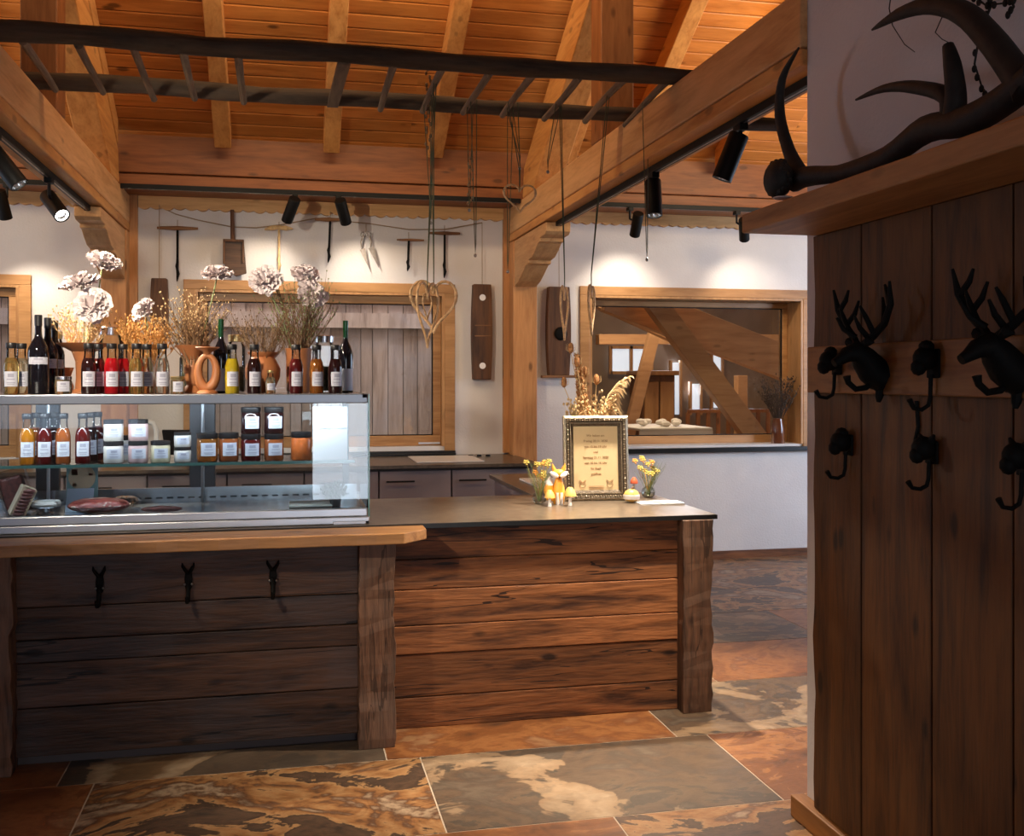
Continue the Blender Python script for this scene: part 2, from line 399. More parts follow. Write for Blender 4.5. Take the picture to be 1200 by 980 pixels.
# floor tiles
mb = MB(); mb.box((-5.5,-3.1,-.12), (7, 8.2, -.0015), 1, 0)
TL, TW, g = 1.25, .71, .006
tones = {(0,0):.5, (0,1):.08, (0,-1):.95, (1,-1):.95, (1,0):.04, (1,1):.93, (1,2):.1, (1,-2):.8, (0,2):.85, (2,1):.9, (2,2):.95, (3,2):.2, (4,2):.5, (3,1):.9, (-1,0):.9, (-1,1):.55}
for r in range(-10, 7):
    y0 = 3.455+r*TW
    offs = {0:-.715, 1:-.91+.06, 2:-.35, 3:-.62, 4:-.1, 5:-.8}.get(r, (r*.37) % 1.25-1)
    for c in range(-5, 7):
        x0 = offs+c*TL; x1 = x0+TL
        if x1 < -5.5 or x0 > 7: continue
        tn = tones.get((r, c), random.choice([.05,.4,.5,.9,.95,.2]))
        mb.box((max(x0+g/2,-5.5), y0+g/2, -.012), (min(x1-g/2,7), min(y0+TW-g/2, 8.2), 0), 0, random.random(), tn)
struct(mb.build('floor', [M['tile'], M['grout']]))
# back wall with three openings
WIN = {3: (-3.25,-1.93,.96,2.24), 1: (-.68,1.25,1.00,2.23), 2: (2.47,4.41,.975,2.24)}
mb = MB(); x = -5.5
for k in (3, 1, 2):
    a, b, z0, z1 = WIN[k]
    mb.box((x,WALLY,0), (a,WALLY+.32,4.2)); mb.box((a,WALLY,0), (b,WALLY+.32,z0)); mb.box((a,WALLY,z1), (b,WALLY+.32,4.2)); x = b
mb.box((x,WALLY,0), (7,WALLY+.32,4.2))
struct(mb.build('wall_back', M['plaster']))
for nm, a, b in (('wall_left', (-5.7,-3.1,0), (-5.5,8.5,7)), ('wall_right', (7,-3.1,0), (7.2,13.2,7)), ('wall_front', (-5.7,-3.3,0), (7.2,-3.1,7))):
    struct(MB().box(a, b).build(nm, M['plaster']))
struct(MB().box((1.80,-3.1,0), (2.0,3.31,6.5)).build('wall_partition', M['plaster']))
# roof boards, both slopes
SL = math.tan(math.radians(30)); RZ0, RY0 = 3.29, 7.72
def roofz(y): return RZ0+SL*(RY0-y)
RIDGE = 2.5
mb = MB(); wd = .118; ca, sa = math.cos(math.radians(30)), math.sin(math.radians(30))
n = int((8.3-RIDGE)/ca/wd)+1
for side in (1, -1):
    for i in range(n+1):
        s0 = (8.3-RIDGE)/ca-i*wd
        for (xa, xb) in ((-5.7,-2.1),(-2.1,.9),(.9,3.9),(3.9,7.2)):
            vs = []
            for (s_, h_) in ((s0-.003,.004),(s0-.010,0),(s0-wd+.010,0),(s0-wd+.003,.004),(s0-wd+.003,.03),(s0-.003,.03)):
                yy = RIDGE+side*(s_*ca)+side*h_*sa; zz = roofz(RIDGE)-s_*sa+h_*ca
                vs.append((yy, zz))
            mb.prism(vs, xa, xb, 'X')
    mb.prism([(RIDGE, roofz(RIDGE)+.06), (RIDGE+side*6, roofz(RIDGE)-6*SL+.06), (RIDGE+side*6, roofz(RIDGE)-6*SL+.1), (RIDGE, roofz(RIDGE)+.1)], -5.7, 7.2, 'X')
struct(mb.build('ceiling', M['roofboard']))
# wall plate and trims
tag(MB().box((-5.5,7.72,3.02), (7,8.2,3.30)).box((-5.5,7.745,2.93), (7,8.2,3.018)).build('wall_plate_beam', M['beamX'], bevel=.006),
    'red-brown timber beam along the top of the back wall under the rafters', 'beam')
def scallop(x0, x1, z0, z1, amp, step):
    pts = [(x0, z1)]; n = int((x1-x0)/step)
    for i in range(n):
        for j in range(5):
            t = j/5; pts.append((x0+(i+t)*step, z0-amp*abs(math.sin(PI*t))+.004*math.sin(i*2.3)))
    pts.append((x1, z0)); pts.append((x1, z1)); return pts
for i, (a, b) in enumerate(((-5.5, XL0), (XL1+.06, XB0-.04), (XB1, 7))):
    struct(MB().prism(scallop(a, b, 2.845, 2.93, .016, .085), 8.165, 8.2, 'Y').build('trim_%d' % (i+1), M['trimX']))
struct(MB().box((XB0-.045,8.15,.94), (XB0,8.2,2.93)).build('trim_4', M['postZ']))
struct(MB().box((XL1,8.15,0), (XL1+.055,8.2,2.93)).build('trim_5', M['postZ']))
struct(MB().box((XB1,8.18,0), (7,8.2,.065)).build('baseboard_back', M['oldX']))
bb = MB(); bb.box((1.745,-3,0), (1.80,3.33,.075)); bb.box((1.80,3.31,0),(2.0,3.33,.075))
struct(bb.build('baseboard_partition', M['hookY'], bevel=.004))

# windows
def window(k, sash_y, right_rev=0, frame=.065):
    a, b, z0, z1 = WIN[k]; y0 = WALLY
    root = struct(bpy.data.objects.new('window_%d' % k, None)); COL.objects.link(root); root.location = ((a+b)/2, y0, z0)
    cas = MB(); w = .085
    cas.box((a-w,y0-.022,z1), (b+w,y0,z1+.075)); cas.box((a-w,y0-.022,z0-.04), (a,y0,z1)); cas.box((b,y0-.022,z0-.04), (b+w,y0,z1))
    cas.build('casing', M['casing'], root, bevel=.004)
    rv = MB(); rv.box((a,y0-.018,z1-.02), (b,sash_y,z1)); rv.box((a,y0-.018,z0), (a+.02,sash_y,z1-.02)); rv.box((b-.02,y0-.018,z0), (b,sash_y,z1-.02))
    rv.build('reveal', M['frameZ'], root)
    fr = MB(); f = frame; s0, s1 = sash_y-.05, sash_y+.02
    fr.box((a+.02,s0,z0), (b-.02,s1,z0+f+.02)); fr.box((a+.02,s0,z1-.02-f), (b-.02,s1,z1-.02))
    fr.box((a+.02,s0,z0+f+.02), (a+.02+f,s1,z1-.02-f)); fr.box((b-.02-f,s0,z0+f+.02), (b-.02,s1,z1-.02-f))
    fr.build('sash', M['frameX'], root, bevel=.006)
    gk = MB(); e = .008; A, B, C, D = a+.02+f, b-.02-f, z0+f+.02, z1-.02-f
    gk.box((A,s0+.01,C), (B,s0+.025,C+e)); gk.box((A,s0+.01,D-e), (B,s0+.025,D)); gk.box((A,s0+.01,C), (A+e,s0+.025,D)); gk.box((B-e,s0+.01,C), (B,s0+.025,D))
    gk.build('gasket', M['black'], root)
    MB().box((A,s0+.03,C), (B,s0+.036,D)).build('pane', M['winglass'], root)
    si = MB(); si.box((a-w,y0-.05,z0-.06), (b+w,sash_y,z0-.035 if k != 2 else z0-.02)); si.build('window_sill', M['stoneedge'], root, bevel=.003)
    return root
window(1, 8.30); w2 = window(2, 8.48, frame=.05); window(3, 8.30)
MB().box(tuple(P(499,519,8.243)-Vector((.06,.012,.01))), tuple(P(511,519,8.243)+Vector((.03,0,.006)))).build('vent_label', M['label'], bpy.data.objects['window_1'])

# yard behind the left windows
struct(MB().box((-6,8.52,-.1), (2.2,10.2,0)).build('floor_outside', M['outground']))
mb = MB(); x = -6.0
while x < 2.0:
    w = random.uniform(.10,.16); mb.box((x+.004,9.75-random.uniform(0,.01),0), (x+w-.002,9.80,4.4)); x += w
mb.box((-6,9.80,0), (2.2,9.85,4.4), 0, .3)
tag(mb.build('barn_wall', M['barn']), 'weathered vertical-board barn wall seen through the window behind the counter', 'outside wall')
a = P(395,447,9.7); b = P(515,447,9.7)
mb = MB(); z = 1.52
mb.box((-6,9.70,2.02), (2.0,9.745,2.16)); mb.box((-6,9.70,2.30), (2.0,9.745,2.34))
tag(mb.build('barn_rail', M['barn']), 'grey horizontal rails nailed across the barn boards outside', 'rail')
# annex behind the right window, its contents partly standing in for pane reflections
struct(MB().box((2.2,8.52,-.1), (7,13,0)).build('floor_annex', M['annexwood']))
struct(MB().box((2.05,8.52,-.1), (2.2,13.2,4.4)).box((2.05,13,-.1), (7.0,13.2,4.4)).build('wall_annex', flat('annex_brown_wall', (.20,.14,.10), .8, noise=.25, nscale=3)))
struct(MB().box((2.05,8.52,3.5), (7.2,13.2,3.6)).build('ceiling_annex', M['annexwood']))

# ================================================================ ROOF TIMBER
for nm, x0, x1, lab in (('tie_beam', XB0, XB1, 'big pale timber beam running overhead right of the counter carrying a black track'),
                   ('tie_beam', XL0, XL1, 'big pale timber beam running overhead at the left edge')):
    y0 = 3.31 if x0 > 0 else -3.1
    r = thing(nm, lab, 'beam', ((x0+x1)/2, 8.1, 2.65), group='tie beams over the shop')
    MB().box((x0,y0,2.72), (x1,8.2,2.93)).build('timber', M['beamY'], r, bevel=.01)
    lo = MB().box((x0-.006 if x0 < 0 else x0,y0,2.655), (x1+.0,8.2,2.715)); lo.build('bottom_batten', M['rafter'], r, bevel=.006)
for x0, x1, lab in ((XB0, XB1, 'square timber post against the back wall right of the counter window'),
                    (XL0, XL1, 'square timber post against the back wall left of the tools')):
    tag(MB().box((x0,8.0,0), (x1,8.198,2.65)).build('timber_post', M['postZ'], bevel=.008), lab, 'post', 'posts under the tie beams')
for x0, x1, s_ in ((XB0, XB1, 'right'), (XL0, XL1, 'left')):
    poly = [(8.0,2.648),(6.98,2.648),(6.98,2.585),(7.02,2.565),(7.16,2.56),(7.16,2.535),(7.22,2.53),(7.30,2.49),(7.40,2.45),(7.52,2.44),(7.52,2.415),(7.6,2.41),(7.72,2.36),(7.85,2.31),(8.0,2.28)]
    tag(MB().prism(poly, x0+.01, x1-.01, 'X').build('corbel', M['beamY'], bevel=.005), 'stepped carved timber corbel under the %s overhead beam' % s_, 'corbel', 'carved corbels')
RX = [-.44+.765*i for i in range(-4, 6)]
for i, x in enumerate(RX):
    if abs(x-1.86) < .02: x += .26
    lab = {3:'roof rafter leftmost over the display case, near the left overhead beam', 4:'roof rafter above the left half of the display case', 5:'roof rafter above the middle of the back window',
           6:'roof rafter above the hanging hearts', 7:'slim roof rafter just right of the thick sloping strut', 8:'roof rafter in the bright roof bay right of the overhead beam',
           9:'roof rafter farthest right behind the track spotlights'}.get(i, 'roof rafter far to the left of the left overhead beam')
    h = .15
    mb = MB(); p0 = (RIDGE, roofz(RIDGE)); y1 = 7.60
    mb.prism([(RIDGE, roofz(RIDGE)), (y1, roofz(y1)), (y1, roofz(y1)-h*1.1), (RIDGE, roofz(RIDGE)-h*1.1)], x-.058, x+.058, 'X')
    if i in (0, 1) : lab = ('roof rafter outermost beyond the left overhead beam', 'second roof rafter beyond the left overhead beam')[i]
    if i == 2: lab = 'roof rafter beside the thick strut over the left overhead beam'
    tag(mb.build('rafter', M['rafter'], bevel=.006), lab, 'rafter', 'rafters of the roof')
for x0, x1, s_ in ((XB0, XB1, 'right'), (XL0, XL1, 'left')):
    o_ = .17; y1 = 7.62
    zb = lambda y: roofz(y)-.19
    mb = MB(); c0 = x0+.0
    ys = 3.35; mb.prism([(ys, zb(ys)), (y1, zb(y1)), (y1+.05, 2.932), (y1-.28, 2.932), (ys, zb(ys)-.26)], x0, x1, 'X')
    tag(mb.build('sloping_strut', M['rafter'], bevel=.008), 'thick sloping strut landing on the %s overhead beam' % s_, 'strut', 'sloping struts of the roof truss')
    tag(MB().box((x0,5.66,2.93), (x1,5.86,3.82)).build('king_post', M['darkpostZ'], bevel=.008), 'dark upright post standing on the %s overhead beam' % s_, 'post', 'posts standing on the tie beams')

# ladder resting on the beams
r = thing('wooden_ladder', 'dark weathered wooden ladder laid flat across the overhead beams', 'ladder', (.3, 4.9, 2.93))
def rail(pts, rad, name='rail'):
    mb = MB(); n = 26; P0, P1 = Vector(pts[0]), Vector(pts[1]); L = []
    R = []
    for i in range(n+1):
        t = i/n; p = P0.lerp(P1, t)+Vector((0, .006*math.sin(i*1.3), .005*math.sin(i*.9+1))); L.append(p); R.append(rad*(1+.07*math.sin(i*2.1))*(1-.12*t))
    mb.tube(L, R, 10); return mb.build(name, M['ladder'], r, smooth=True)
Y1, Y2, LZ1, LZ2 = 4.58, 5.28, 2.975, 2.972
rail(((-2.3,Y1,LZ1+.01), (2.35,Y1,LZ1)), .046); rail(((-2.2,Y2,LZ2+.005), (2.72,Y2,LZ2)), .044)
rx = []
for px in (68,124,178,230,286,390,446,496,545,590,638,685,730):
    q = P(px, 110, Y2-.03); rx.append(q.x)
    mb = MB(); X_ = q.x
    if px == 390: mb.bar((X_+.02,Y1,LZ1-.03), (X_,Y2+.01,LZ2-.035), .055, .02)
    else:
        L = [(X_+.012*math.sin(px)*t, Y1+(Y2-.035-Y1)*t, LZ1-.02-.038*t+.01*math.sin(3*t+px)) for t in (0,.2,.4,.6,.8,1)]
        mb.tube(L, [.019,.018,.017,.017,.016,.016], 8)
    mb.build('rung', M['rung'], r, smooth=(px != 390))

# tracks and spotlights
def track(name, a, b, lab, rail_y=False):
    t = thing(name, lab, 'light track', a, group='black light tracks')
    a = Vector(a); b = Vector(b)
    MB().box(tuple(a-Vector((.018,.018,.0))), tuple(b+Vector((.018,.018,.034)))).build('channel', M['black'], t, bevel=.002)
    MB().box((a.x-.004,a.y-.004,a.z-.0015), (b.x+.004,b.y+.004,a.z+.0)).build('conductor_strip', M['steelold'], t)
track('light_track', (1.875,3.33,2.62), (1.875,6.96,2.62), 'black light track under the right overhead beam')
track('light_track', (-1.24,1.5,2.62), (-1.24,7.0,2.62), 'black light track under the left overhead beam')
track('light_track', (-1.13,7.715,2.90), (1.75,7.715,2.90), 'black light track along the back wall above the tools')
track('light_track', (1.99,7.715,2.90), (6.0,7.715,2.90), 'black light track along the back wall above the right window')
track('light_track', (-4.5,7.715,2.90), (-1.35,7.715,2.90), 'black light track along the back wall left of the left post')

def spot(pos_track, head, aim, watts, lab, angle=58, blend=.8, R=.042, L=.20):
    a = Vector(pos_track); h = Vector(head); d = (Vector(aim)-h).normalized()
    t = thing('track_spotlight', lab, 'spotlight', a, group='black track spotlights')
    MB().box(tuple(a-Vector((.02,.035,.028))), tuple(a+Vector((.02,.035,0)))).build('adapter', M['black'], t, bevel=.003)
    MB().tube([a-Vector((0,0,.02)), a-Vector((0,0,.09)), h-d*.02], .009, 8).build('arm', M['black'], t, smooth=True)
    Mx = rot_to(d); mb = MB()
    mb.lathe([(0,-L/2),(R*.92,-L/2),(R,-L/2+.006),(R,L/2),(R*.86,L/2),(R*.8,L/2-.03)], 24, h, 0, M=Mx); mb.build('head', M['black'], t, smooth=True)
    MB().lathe([(R*.86,L/2-.002),(R*.8,L/2-.022),(R*.6,L/2-.03)], 24, h, M=Mx).build('reflector', M['chrome'], t, smooth=True)
    MB().lathe([(0,L/2-.0295),(R*.78,L/2-.0295)], 20, h, M=Mx).build('lens', M['lens'], t)
    l = bpy.data.lights.new('spot_beam', 'SPOT'); l.energy = watts; l.color = SPOT_COL; l.spot_size = math.radians(angle); l.spot_blend = blend; l.shadow_soft_size = .03
    o = bpy.data.objects.new('spot_beam', l); COL.objects.link(o); o.parent = t
    o.location = h+d*(L/2+.01)-a; o.rotation_euler = d.to_track_quat('-Z', 'Y').to_euler()
# right beam track
h = PX(856,184,1.82); spot((1.875,h.y+.02,2.62), h, (1.05,4.42,.25), 330, 'black spotlight tipped left under the right overhead beam, nearest to the shelf', 62)
h = PX(766,232,1.875); spot((1.875,h.y+.0,2.62), h, (1.75,4.45,.0), 400, 'black spotlight pointing straight down from the right overhead beam', 75)
# left beam track
h = PX(6,196,-1.21); spot((-1.24,h.y-.05,2.62), h, (-.3,4.75,1.3), 190, 'black spotlight at the left edge nearest the camera', 60)
h = PX(64,241,-1.22); spot((-1.24,h.y-.04,2.62), h, (-.35,4.9,1.4), 150, 'black spotlight under the left overhead beam pointing at the flowers', 60)
h = P(3,240,7.6); spot((h.x,7.715,2.90), h, (h.x+.1,8.1,1.9), 45, 'small black spotlight cut by the left edge over the left wall', 75)
# added unseen heads on the left track to light floor, flowers and sign
h = Vector((-1.22,2.5,2.48)); spot((-1.24,2.5,2.62), h, (.75,3.75,0), 110, 'added unseen spotlight on the left track aimed at the floor', 62)
h = Vector((-1.22,3.1,2.48)); spot((-1.24,3.1,2.62), h, (-.5,4.8,1.85), 215, 'added unseen spotlight on the left track aimed at the flowers', 78)  # added to light flowers and bottles from the front
h = Vector((-1.22,1.9,2.48)); spot((-1.24,1.9,2.62), h, (1.45,5.1,1.25), 165, 'added unseen spotlight on the left track aimed at the framed sign', 26)  # added to brighten the card in the frame
# back track
for px, py, ax, e, lab in ((341,246,-.18,25,'black back-wall spotlight tipped left, left one of the pair above the window'),
                     (402,248,.16,25,'black back-wall spotlight tipped right, right one of the pair above the window'),
                     (746,263,.04,30,'black back-wall spotlight above the middle of the right window'),
                     (872,269,.2,19,'black back-wall spotlight behind the end of the shelf')):
    h = P(px,py,7.64); spot((h.x+(-.03 if ax > 0 else .03),7.715,2.90), h, (h.x+ax*1.3,8.15,h.z-.58), e, lab, 88, 1.0)

# ================================================================ COUNTERS
# front bar
r = thing('bar_counter', 'low front bar counter clad in dark reclaimed boards under the display case', 'counter', (-.4,4.4,0))
mb = MB()
for z0, z1 in ((.045,.235),(.238,.415),(.418,.505),(.508,.635),(.638,.858)):
    mb.box((-1.9,4.375+random.uniform(0,.006),z0), (.30,4.41,z1))
mb.build('front_panel', M['oldXd'], r, bevel=.004)
MB().box((-1.9,4.41,.06), (.44,4.455,.858), 0).box((-1.9,4.43,0), (.42,4.454,.06)).build('body', M['cabbody'], r)
def rough_post(x0, x1, y0, y1, z0, z1, seed=1):
    rd = random.Random(seed); n = 22; pl = []
    mb = MB(); vs = []; fs = []
    for i in range(n+1):
        z = z0+(z1-z0)*i/n
        j = lambda a: rd.uniform(-a, a)
        vs += [(x0+j(.003),y0+j(.002),z),(x1+j(.006)-(.008 if i in (12,13,14) else 0),y0+j(.003),z),(x1+j(.004),y1,z),(x0,y1,z)]
    for i in range(n):
        for k in range(4):
            fs.append((i*4+k, i*4+(k+1)%4, (i+1)*4+(k+1)%4, (i+1)*4+k))
    fs += [(3,2,1,0), tuple(n*4+k for k in range(4))]
    return mb.add(vs, fs)
rough_post(.298,.448,4.30,4.452,0,.86,3).build('corner_post', M['oldZ'], r, bevel=.003)
rough_post(-1.19,-1.04,4.30,4.41,0,.86,4).build('corner_post', M['oldZ'], r, bevel=.003)
poly = [(-1.95,4.235)]
for i in range(30): poly.append((-1.9+i*.078, 4.232+.004*math.sin(i*1.7)+.003*math.sin(i*.6)))
poly += [(.478,4.235),(.585,4.34),(.585,4.452),(-1.95,4.452)]
tag(MB().prism(poly, .862, .907, 'Z').build('bar_top_board', M['bartop'], bevel=.004), 'thick pale wooden board with a cut corner along the front bar', 'board')
# right counter
r = thing('wooden_counter', 'reddish reclaimed-board counter standing to the right of the display case', 'counter', (1.2,4.6,0))
mb = MB()
for z0, z1 in ((.0,.135),(.138,.325),(.328,.452),(.455,.61),(.613,.745),(.748,.892)):
    mb.box((.44,4.512+random.uniform(0,.007),z0), (1.80,4.535,z1))
mb.build('front_panel', M['oldX'], r, bevel=.004)
rough_post(1.79,1.935,4.44,4.60,0,.892,9).build('corner_post', M['oldZ'], r, bevel=.003)
MB().box((.44,4.536,0), (1.925,5.33,.892)).box((-1.9,4.56,0), (.44,5.33,.892)).build('body', M['oldXd'], r)
tag(MB().box((-1.9,4.46,.892), (1.961,5.42,.913)).box((-1.9,4.456,.892),(1.965,4.4599,.9115),1).box((1.9611,4.46,.892),(1.965,5.42,.9115),1).build('worktop', [M['stone'],M['stoneedge']]), 'dark stone worktop of the front counter carrying the framed sign', 'worktop')
r = thing('side_counter', 'side counter running back from the framed sign towards the rear', 'counter', (1.6,6,0))
MB().box((1.34,5.425,0), (1.88,6.6,.888)).build('body', M['cab'], r)
MB().box((1.31,5.425,.889), (1.91,6.63,.913)).build('counter_top', M['stone'], r, bevel=.002)
MB().box((1.33,5.75,.80), (1.34,5.85,.812)).build('handle', M['black'], r)
# rear worktop + cabinets
tag(MB().box((-2.3,7.25,.905), (1.80,8.195,.93)).build('worktop', M['stone'], bevel=.002), 'long dark rear worktop under the left window', 'worktop')
tag(MB().box((-2.3,8.10,.931), (1.33,8.198,.948)).build('upstand', M['stoneedge'], bevel=.002), 'low dark upstand at the back of the rear worktop', 'upstand')
xs = [-1.955,-1.435,-.915,-.395,.124,.643,1.163,1.77]
names = ['cabinet at the far left under the rear worktop, mostly off frame', 'second cabinet from the left under the rear worktop', 'cabinet seen through the case left of its dark central post, left of the pair', 'cabinet seen through the case directly behind its dark central post',
         'cabinet seen through the case right of its dark central post', 'cabinet seen right at the glass edge of the display case', 'taupe rear cabinet with handle, rightmost, near the post']
for i in range(7):
    a, b = xs[i], xs[i+1]
    t = thing('base_cabinet', ('taupe ' if 'taupe' not in names[i] else '')+names[i], 'cabinet', ((a+b)/2,7.6,0), group='taupe rear base cabinets')
    MB().box((a+.002,7.30,.05), (b-.002,7.98,.904)).build('body', M['cabbody'], t)
    for z0, z1, hz in ((.56,.885,.815),(.08,.553,.48)):
        dr = MB().box((a+.006,7.278,z0), (b-.006,7.298,z1)).build('drawer_front', M['cab'], t, bevel=.002)
        hb = MB(); x0 = a+(.05 if i >= 5 else .1); x1 = x0+.2
        hb.tube([(x0,7.252,hz),(x1,7.252,hz)], .006, 8); hb.tube([(x0+.015,7.252,hz),(x0+.015,7.28,hz)], .005, 6); hb.tube([(x1-.015,7.252,hz),(x1-.015,7.28,hz)], .005, 6)
        hb.build('handle', M['black'], dr, smooth=True)
tag(MB().box((.93,7.42,.931), (1.43,7.98,.939)).build('serving_tray', M['white'], bevel=.003), 'flat white tray lying on the rear worktop left of the post', 'tray')
mb = MB()
for k in range(3): mb.tube([P(575+0*k,534,7.9)+Vector((.1+.05*k,0,0)) for _ in (0,1)], .01, 6)
for i, px in enumerate((564,572,581)):
    q = Vector((1.42+.07*i, 7.95, .931)); tag(MB().lathe([(0,0),(.02,0),(.018,.012),(0,.014)], 12, q).build('small_cap', M['black'], smooth=True), ('small black cap nearest the white tray on the rear worktop','small black cap, middle of three on the rear worktop','small black cap nearest the post on the rear worktop')[i], 'cap', 'small black caps on the rear worktop')
t = thing('document_tray', 'white paper tray on the side counter behind the yellow posy', 'tray', (1.6,6.0,.914))
MB().box((1.42,5.72,.914), (1.78,6.22,.925)).build('base', M['white'], t, bevel=.002)
MB().box((1.5,5.68,.926), (1.76,5.92,.95)).build('paper_stack', M['paper'], t, bevel=.002)

# coat hooks on the front bar
def coat_hook(px, ytop, ybot, lab):
    a = P(px, ytop, 4.37); b = P(px, ybot, 4.36); x = a.x; y = 4.374; H = a.z-b.z
    t = thing('coat_hook', lab, 'hook', (x,y,b.z), group='iron coat hooks on the front bar')
    z = lambda f: b.z+H*f
    MB().prism([(x-.012,z(.3)),(x+.012,z(.3)),(x+.016,z(.55)),(x+.012,z(.78)),(x-.012,z(.78)),(x-.016,z(.55))], y-.012, y, 'Y').build('plate', M['iron'], t, bevel=.003)
    for s in (-1, 1):
        MB().tube([(x+s*.004,y-.008,z(.72)),(x+s*.013,y-.02,z(.82)),(x+s*.021,y-.026,z(.92)),(x+s*.023,y-.022,z(1))], [.008,.007,.006,.002], 8).build('horn', M['iron'], t, smooth=True)
        MB().ball((x+s*.014,y-.015,z(.43)), .0055, n=8).build('screw', M['steelold'], t, smooth=True)
    MB().tube([(x,y-.008,z(.5)),(x,y-.018,z(.35)),(x,y-.03,z(.12)),(x,y-.045,z(.0)),(x,y-.066,z(.02)),(x,y-.072,z(.16))], [.010,.010,.009,.009,.008,.009], 8).build('prong', M['iron'], t, smooth=True)
coat_hook(117,663,709,'leftmost small iron antlered coat hook on the front bar')
coat_hook(221,659,704,'middle small iron antlered coat hook on the front bar')
coat_hook(320,656,699,'rightmost small iron antlered coat hook on the front bar')

# ================================================================ DISPLAY CASE
CX0, CX1, CY0, CY1, CZ0, CZ1 = -1.75, .357, 4.50, 5.16, .914, 1.483
r = thing('display_case', 'long glass and aluminium refrigerated display case on the front counter', 'display case', (-.6,4.8,CZ0))
MB().box((CX0,CY0,CZ0), (CX1,CY0+.035,.945)).box((CX0,CY0+.004,.947), (CX1-.01,CY0+.03,.982)).box((CX0,CY1-.03,CZ0), (CX1,CY1,.982)).box((CX1-.035,CY0,CZ0), (CX1,CY1,.93)).build('base_frame', M['alu'], r, bevel=.004)
MB().box((.2,CY0-.012,CZ0), (.34,CY0,.928)).build('foot_bracket', M['alu'], r, bevel=.002)
MB().box((CX0,CY0+.03,.958), (CX1-.02,CY1-.03,.968)).build('deck', M['steel'], r)
mb = MB(); mb.box((CX0,5.03,.968), (CX1-.02,5.045,1.035)); 
for i in range(40): mb.box((-1.6+i*.048,5.026,.985), (-1.572+i*.048,5.031,.992), 1)
mb.build('air_grille', [M['steel'], M['casegrey']], r)
MB().box((CX0,CY0+.006,.982), (CX1-.006,CY0+.012,1.455)).build('front_pane', M['caseglass'], r)
MB().box((CX1-.012,CY0+.012,.982), (CX1-.006,CY1,1.455)).build('side_pane', M['caseglass'], r)
MB().box((CX1-.006,CY0+.0,.945), (CX1-.0,CY0+.012,1.481)).build('pane_edge', M['edgeglass'], r)
mb = MB(); mb.box((CX0,CY0,1.440), (CX1-.008,CY0+.03,1.481)); mb.box((CX0,CY1-.03,1.44), (CX1-.008,CY1,1.481)); mb.box((CX1-.035,CY0,1.46), (CX1-.008,CY1,1.481))
mb.build('top_frame', M['aludark'], r, bevel=.004)
MB().box((CX0,CY0+.03,1.470), (CX1-.035,CY1-.03,1.481)).build('top_pane', M['steel'], r)
SHZ = 1.183
MB().box((CX0,4.60,SHZ-.008), (.30,5.0,SHZ)).build('shelf_pane', M['caseglass'], r)
MB().box((CX0,4.597,SHZ-.011), (.30,4.60,SHZ+.002)).build('shelf_edge', M['edgeglass'], r)
for i, (a, b) in enumerate(((-.445,-.328),(-1.12,-1.02),(.27,.30))):
    MB().box((a,5.05,.968), (b,5.09,1.47)).build('back_post', M['casegrey'], r, bevel=.003)
for px in (237, 55):
    q = P(px, 540, 4.95); MB().tube([(q.x,4.98,.97),(q.x,4.98,1.46)], .0075, 8).build('shelf_support', M['alu'], r, smooth=True)

# ---------------------------------------------------------------- bottles and jars
def add_label(mb_root, R, z0, z1, half=.9, face=-PI/2+.2, prints=True, y=0, mat='label'):
    lb = MB(); n = 10
    lb.lathe([(R+.0008, z0), (R+.0008, z1)], n, (0,0,0), 0, a0=face-half, a1=face+half)
    if prints:
        H = z1-z0
        for (f0, f1, w) in ((.62,.86,.42),(.45,.52,.55),(.22,.28,.6),(.12,.16,.5)):
            lb.lathe([(R+.0013, z0+H*f0), (R+.0013, z0+H*f1)], 6, (0,0,0), 1, a0=face-half*w, a1=face+half*w)
    o = lb.build('label', [M[mat], M['print']], None, smooth=True); o.parent = mb_root; return o
def local(mb, name, mat, root, smooth=True, bevel=0):
    o = mb.build(name, mat, None, smooth=smooth, bevel=bevel); o.parent = root; return o
def bottle(x, y, z, liq, lab, H=.215, R=.0305, rz=0, group=None, low=False, cap='blackcap', fill=.62):
    t = thing('syrup_bottle', lab, 'bottle', (x,y,z), rz, group)
    h = H/.215
    body = [(0,0),(R*.9,0),(R,.004),(R,.108*h),(R*.97,.122*h),(R*.84,.14*h),(R*.68,.152*h)]
    local(MB().lathe(body+[(0,.153*h)], 20), 'body', LIQ[liq], t)
    local(MB().lathe([(R*.68,.1525*h),(R*.60,.165*h),(R*.58,.2*h)], 16), 'neck', M['glass'], t)
    local(MB().lathe([(0,.192*h),(R*.66,.192*h),(R*.69,.194*h),(R*.69,H-.003),(R*.64,H),(0,H)], 18), 'cap', M[cap], t)
    add_label(t, R, .032*h, .095*h); return t
def wine(x, y, z, lab, H=.335, R=.042, liq='wine', green=False, labz=(.125,.165), cat='bottle', group=None):
    t = thing('wine_bottle', lab, cat, (x,y,z), 0, group)
    prof = [(0,0),(R*.9,0),(R,.005),(R,H*.52),(R*.93,H*.58),(R*.65,H*.655),(R*.4,H*.71),(R*.33,H*.76)] + ([] if green else [(R*.32,H*.9)])
    local(MB().lathe(prof+[(0,prof[-1][1])], 22), 'body', LIQ[liq], t)
    if green: local(MB().lathe([(0,H*.76),(R*.34,H*.76),(R*.33,H*.88),(0,H*.88)], 18), 'neck', LIQ['green'], t)
    local(MB().lathe([(0,H*.86),(R*.36,H*.86),(R*.37,H*.995),(R*.3,H),(0,H)], 18), 'cap', LIQ['green'] if green else M['blackcap'], t)
    add_label(t, R, labz[0], labz[1], half=1.0, prints=not green); return t
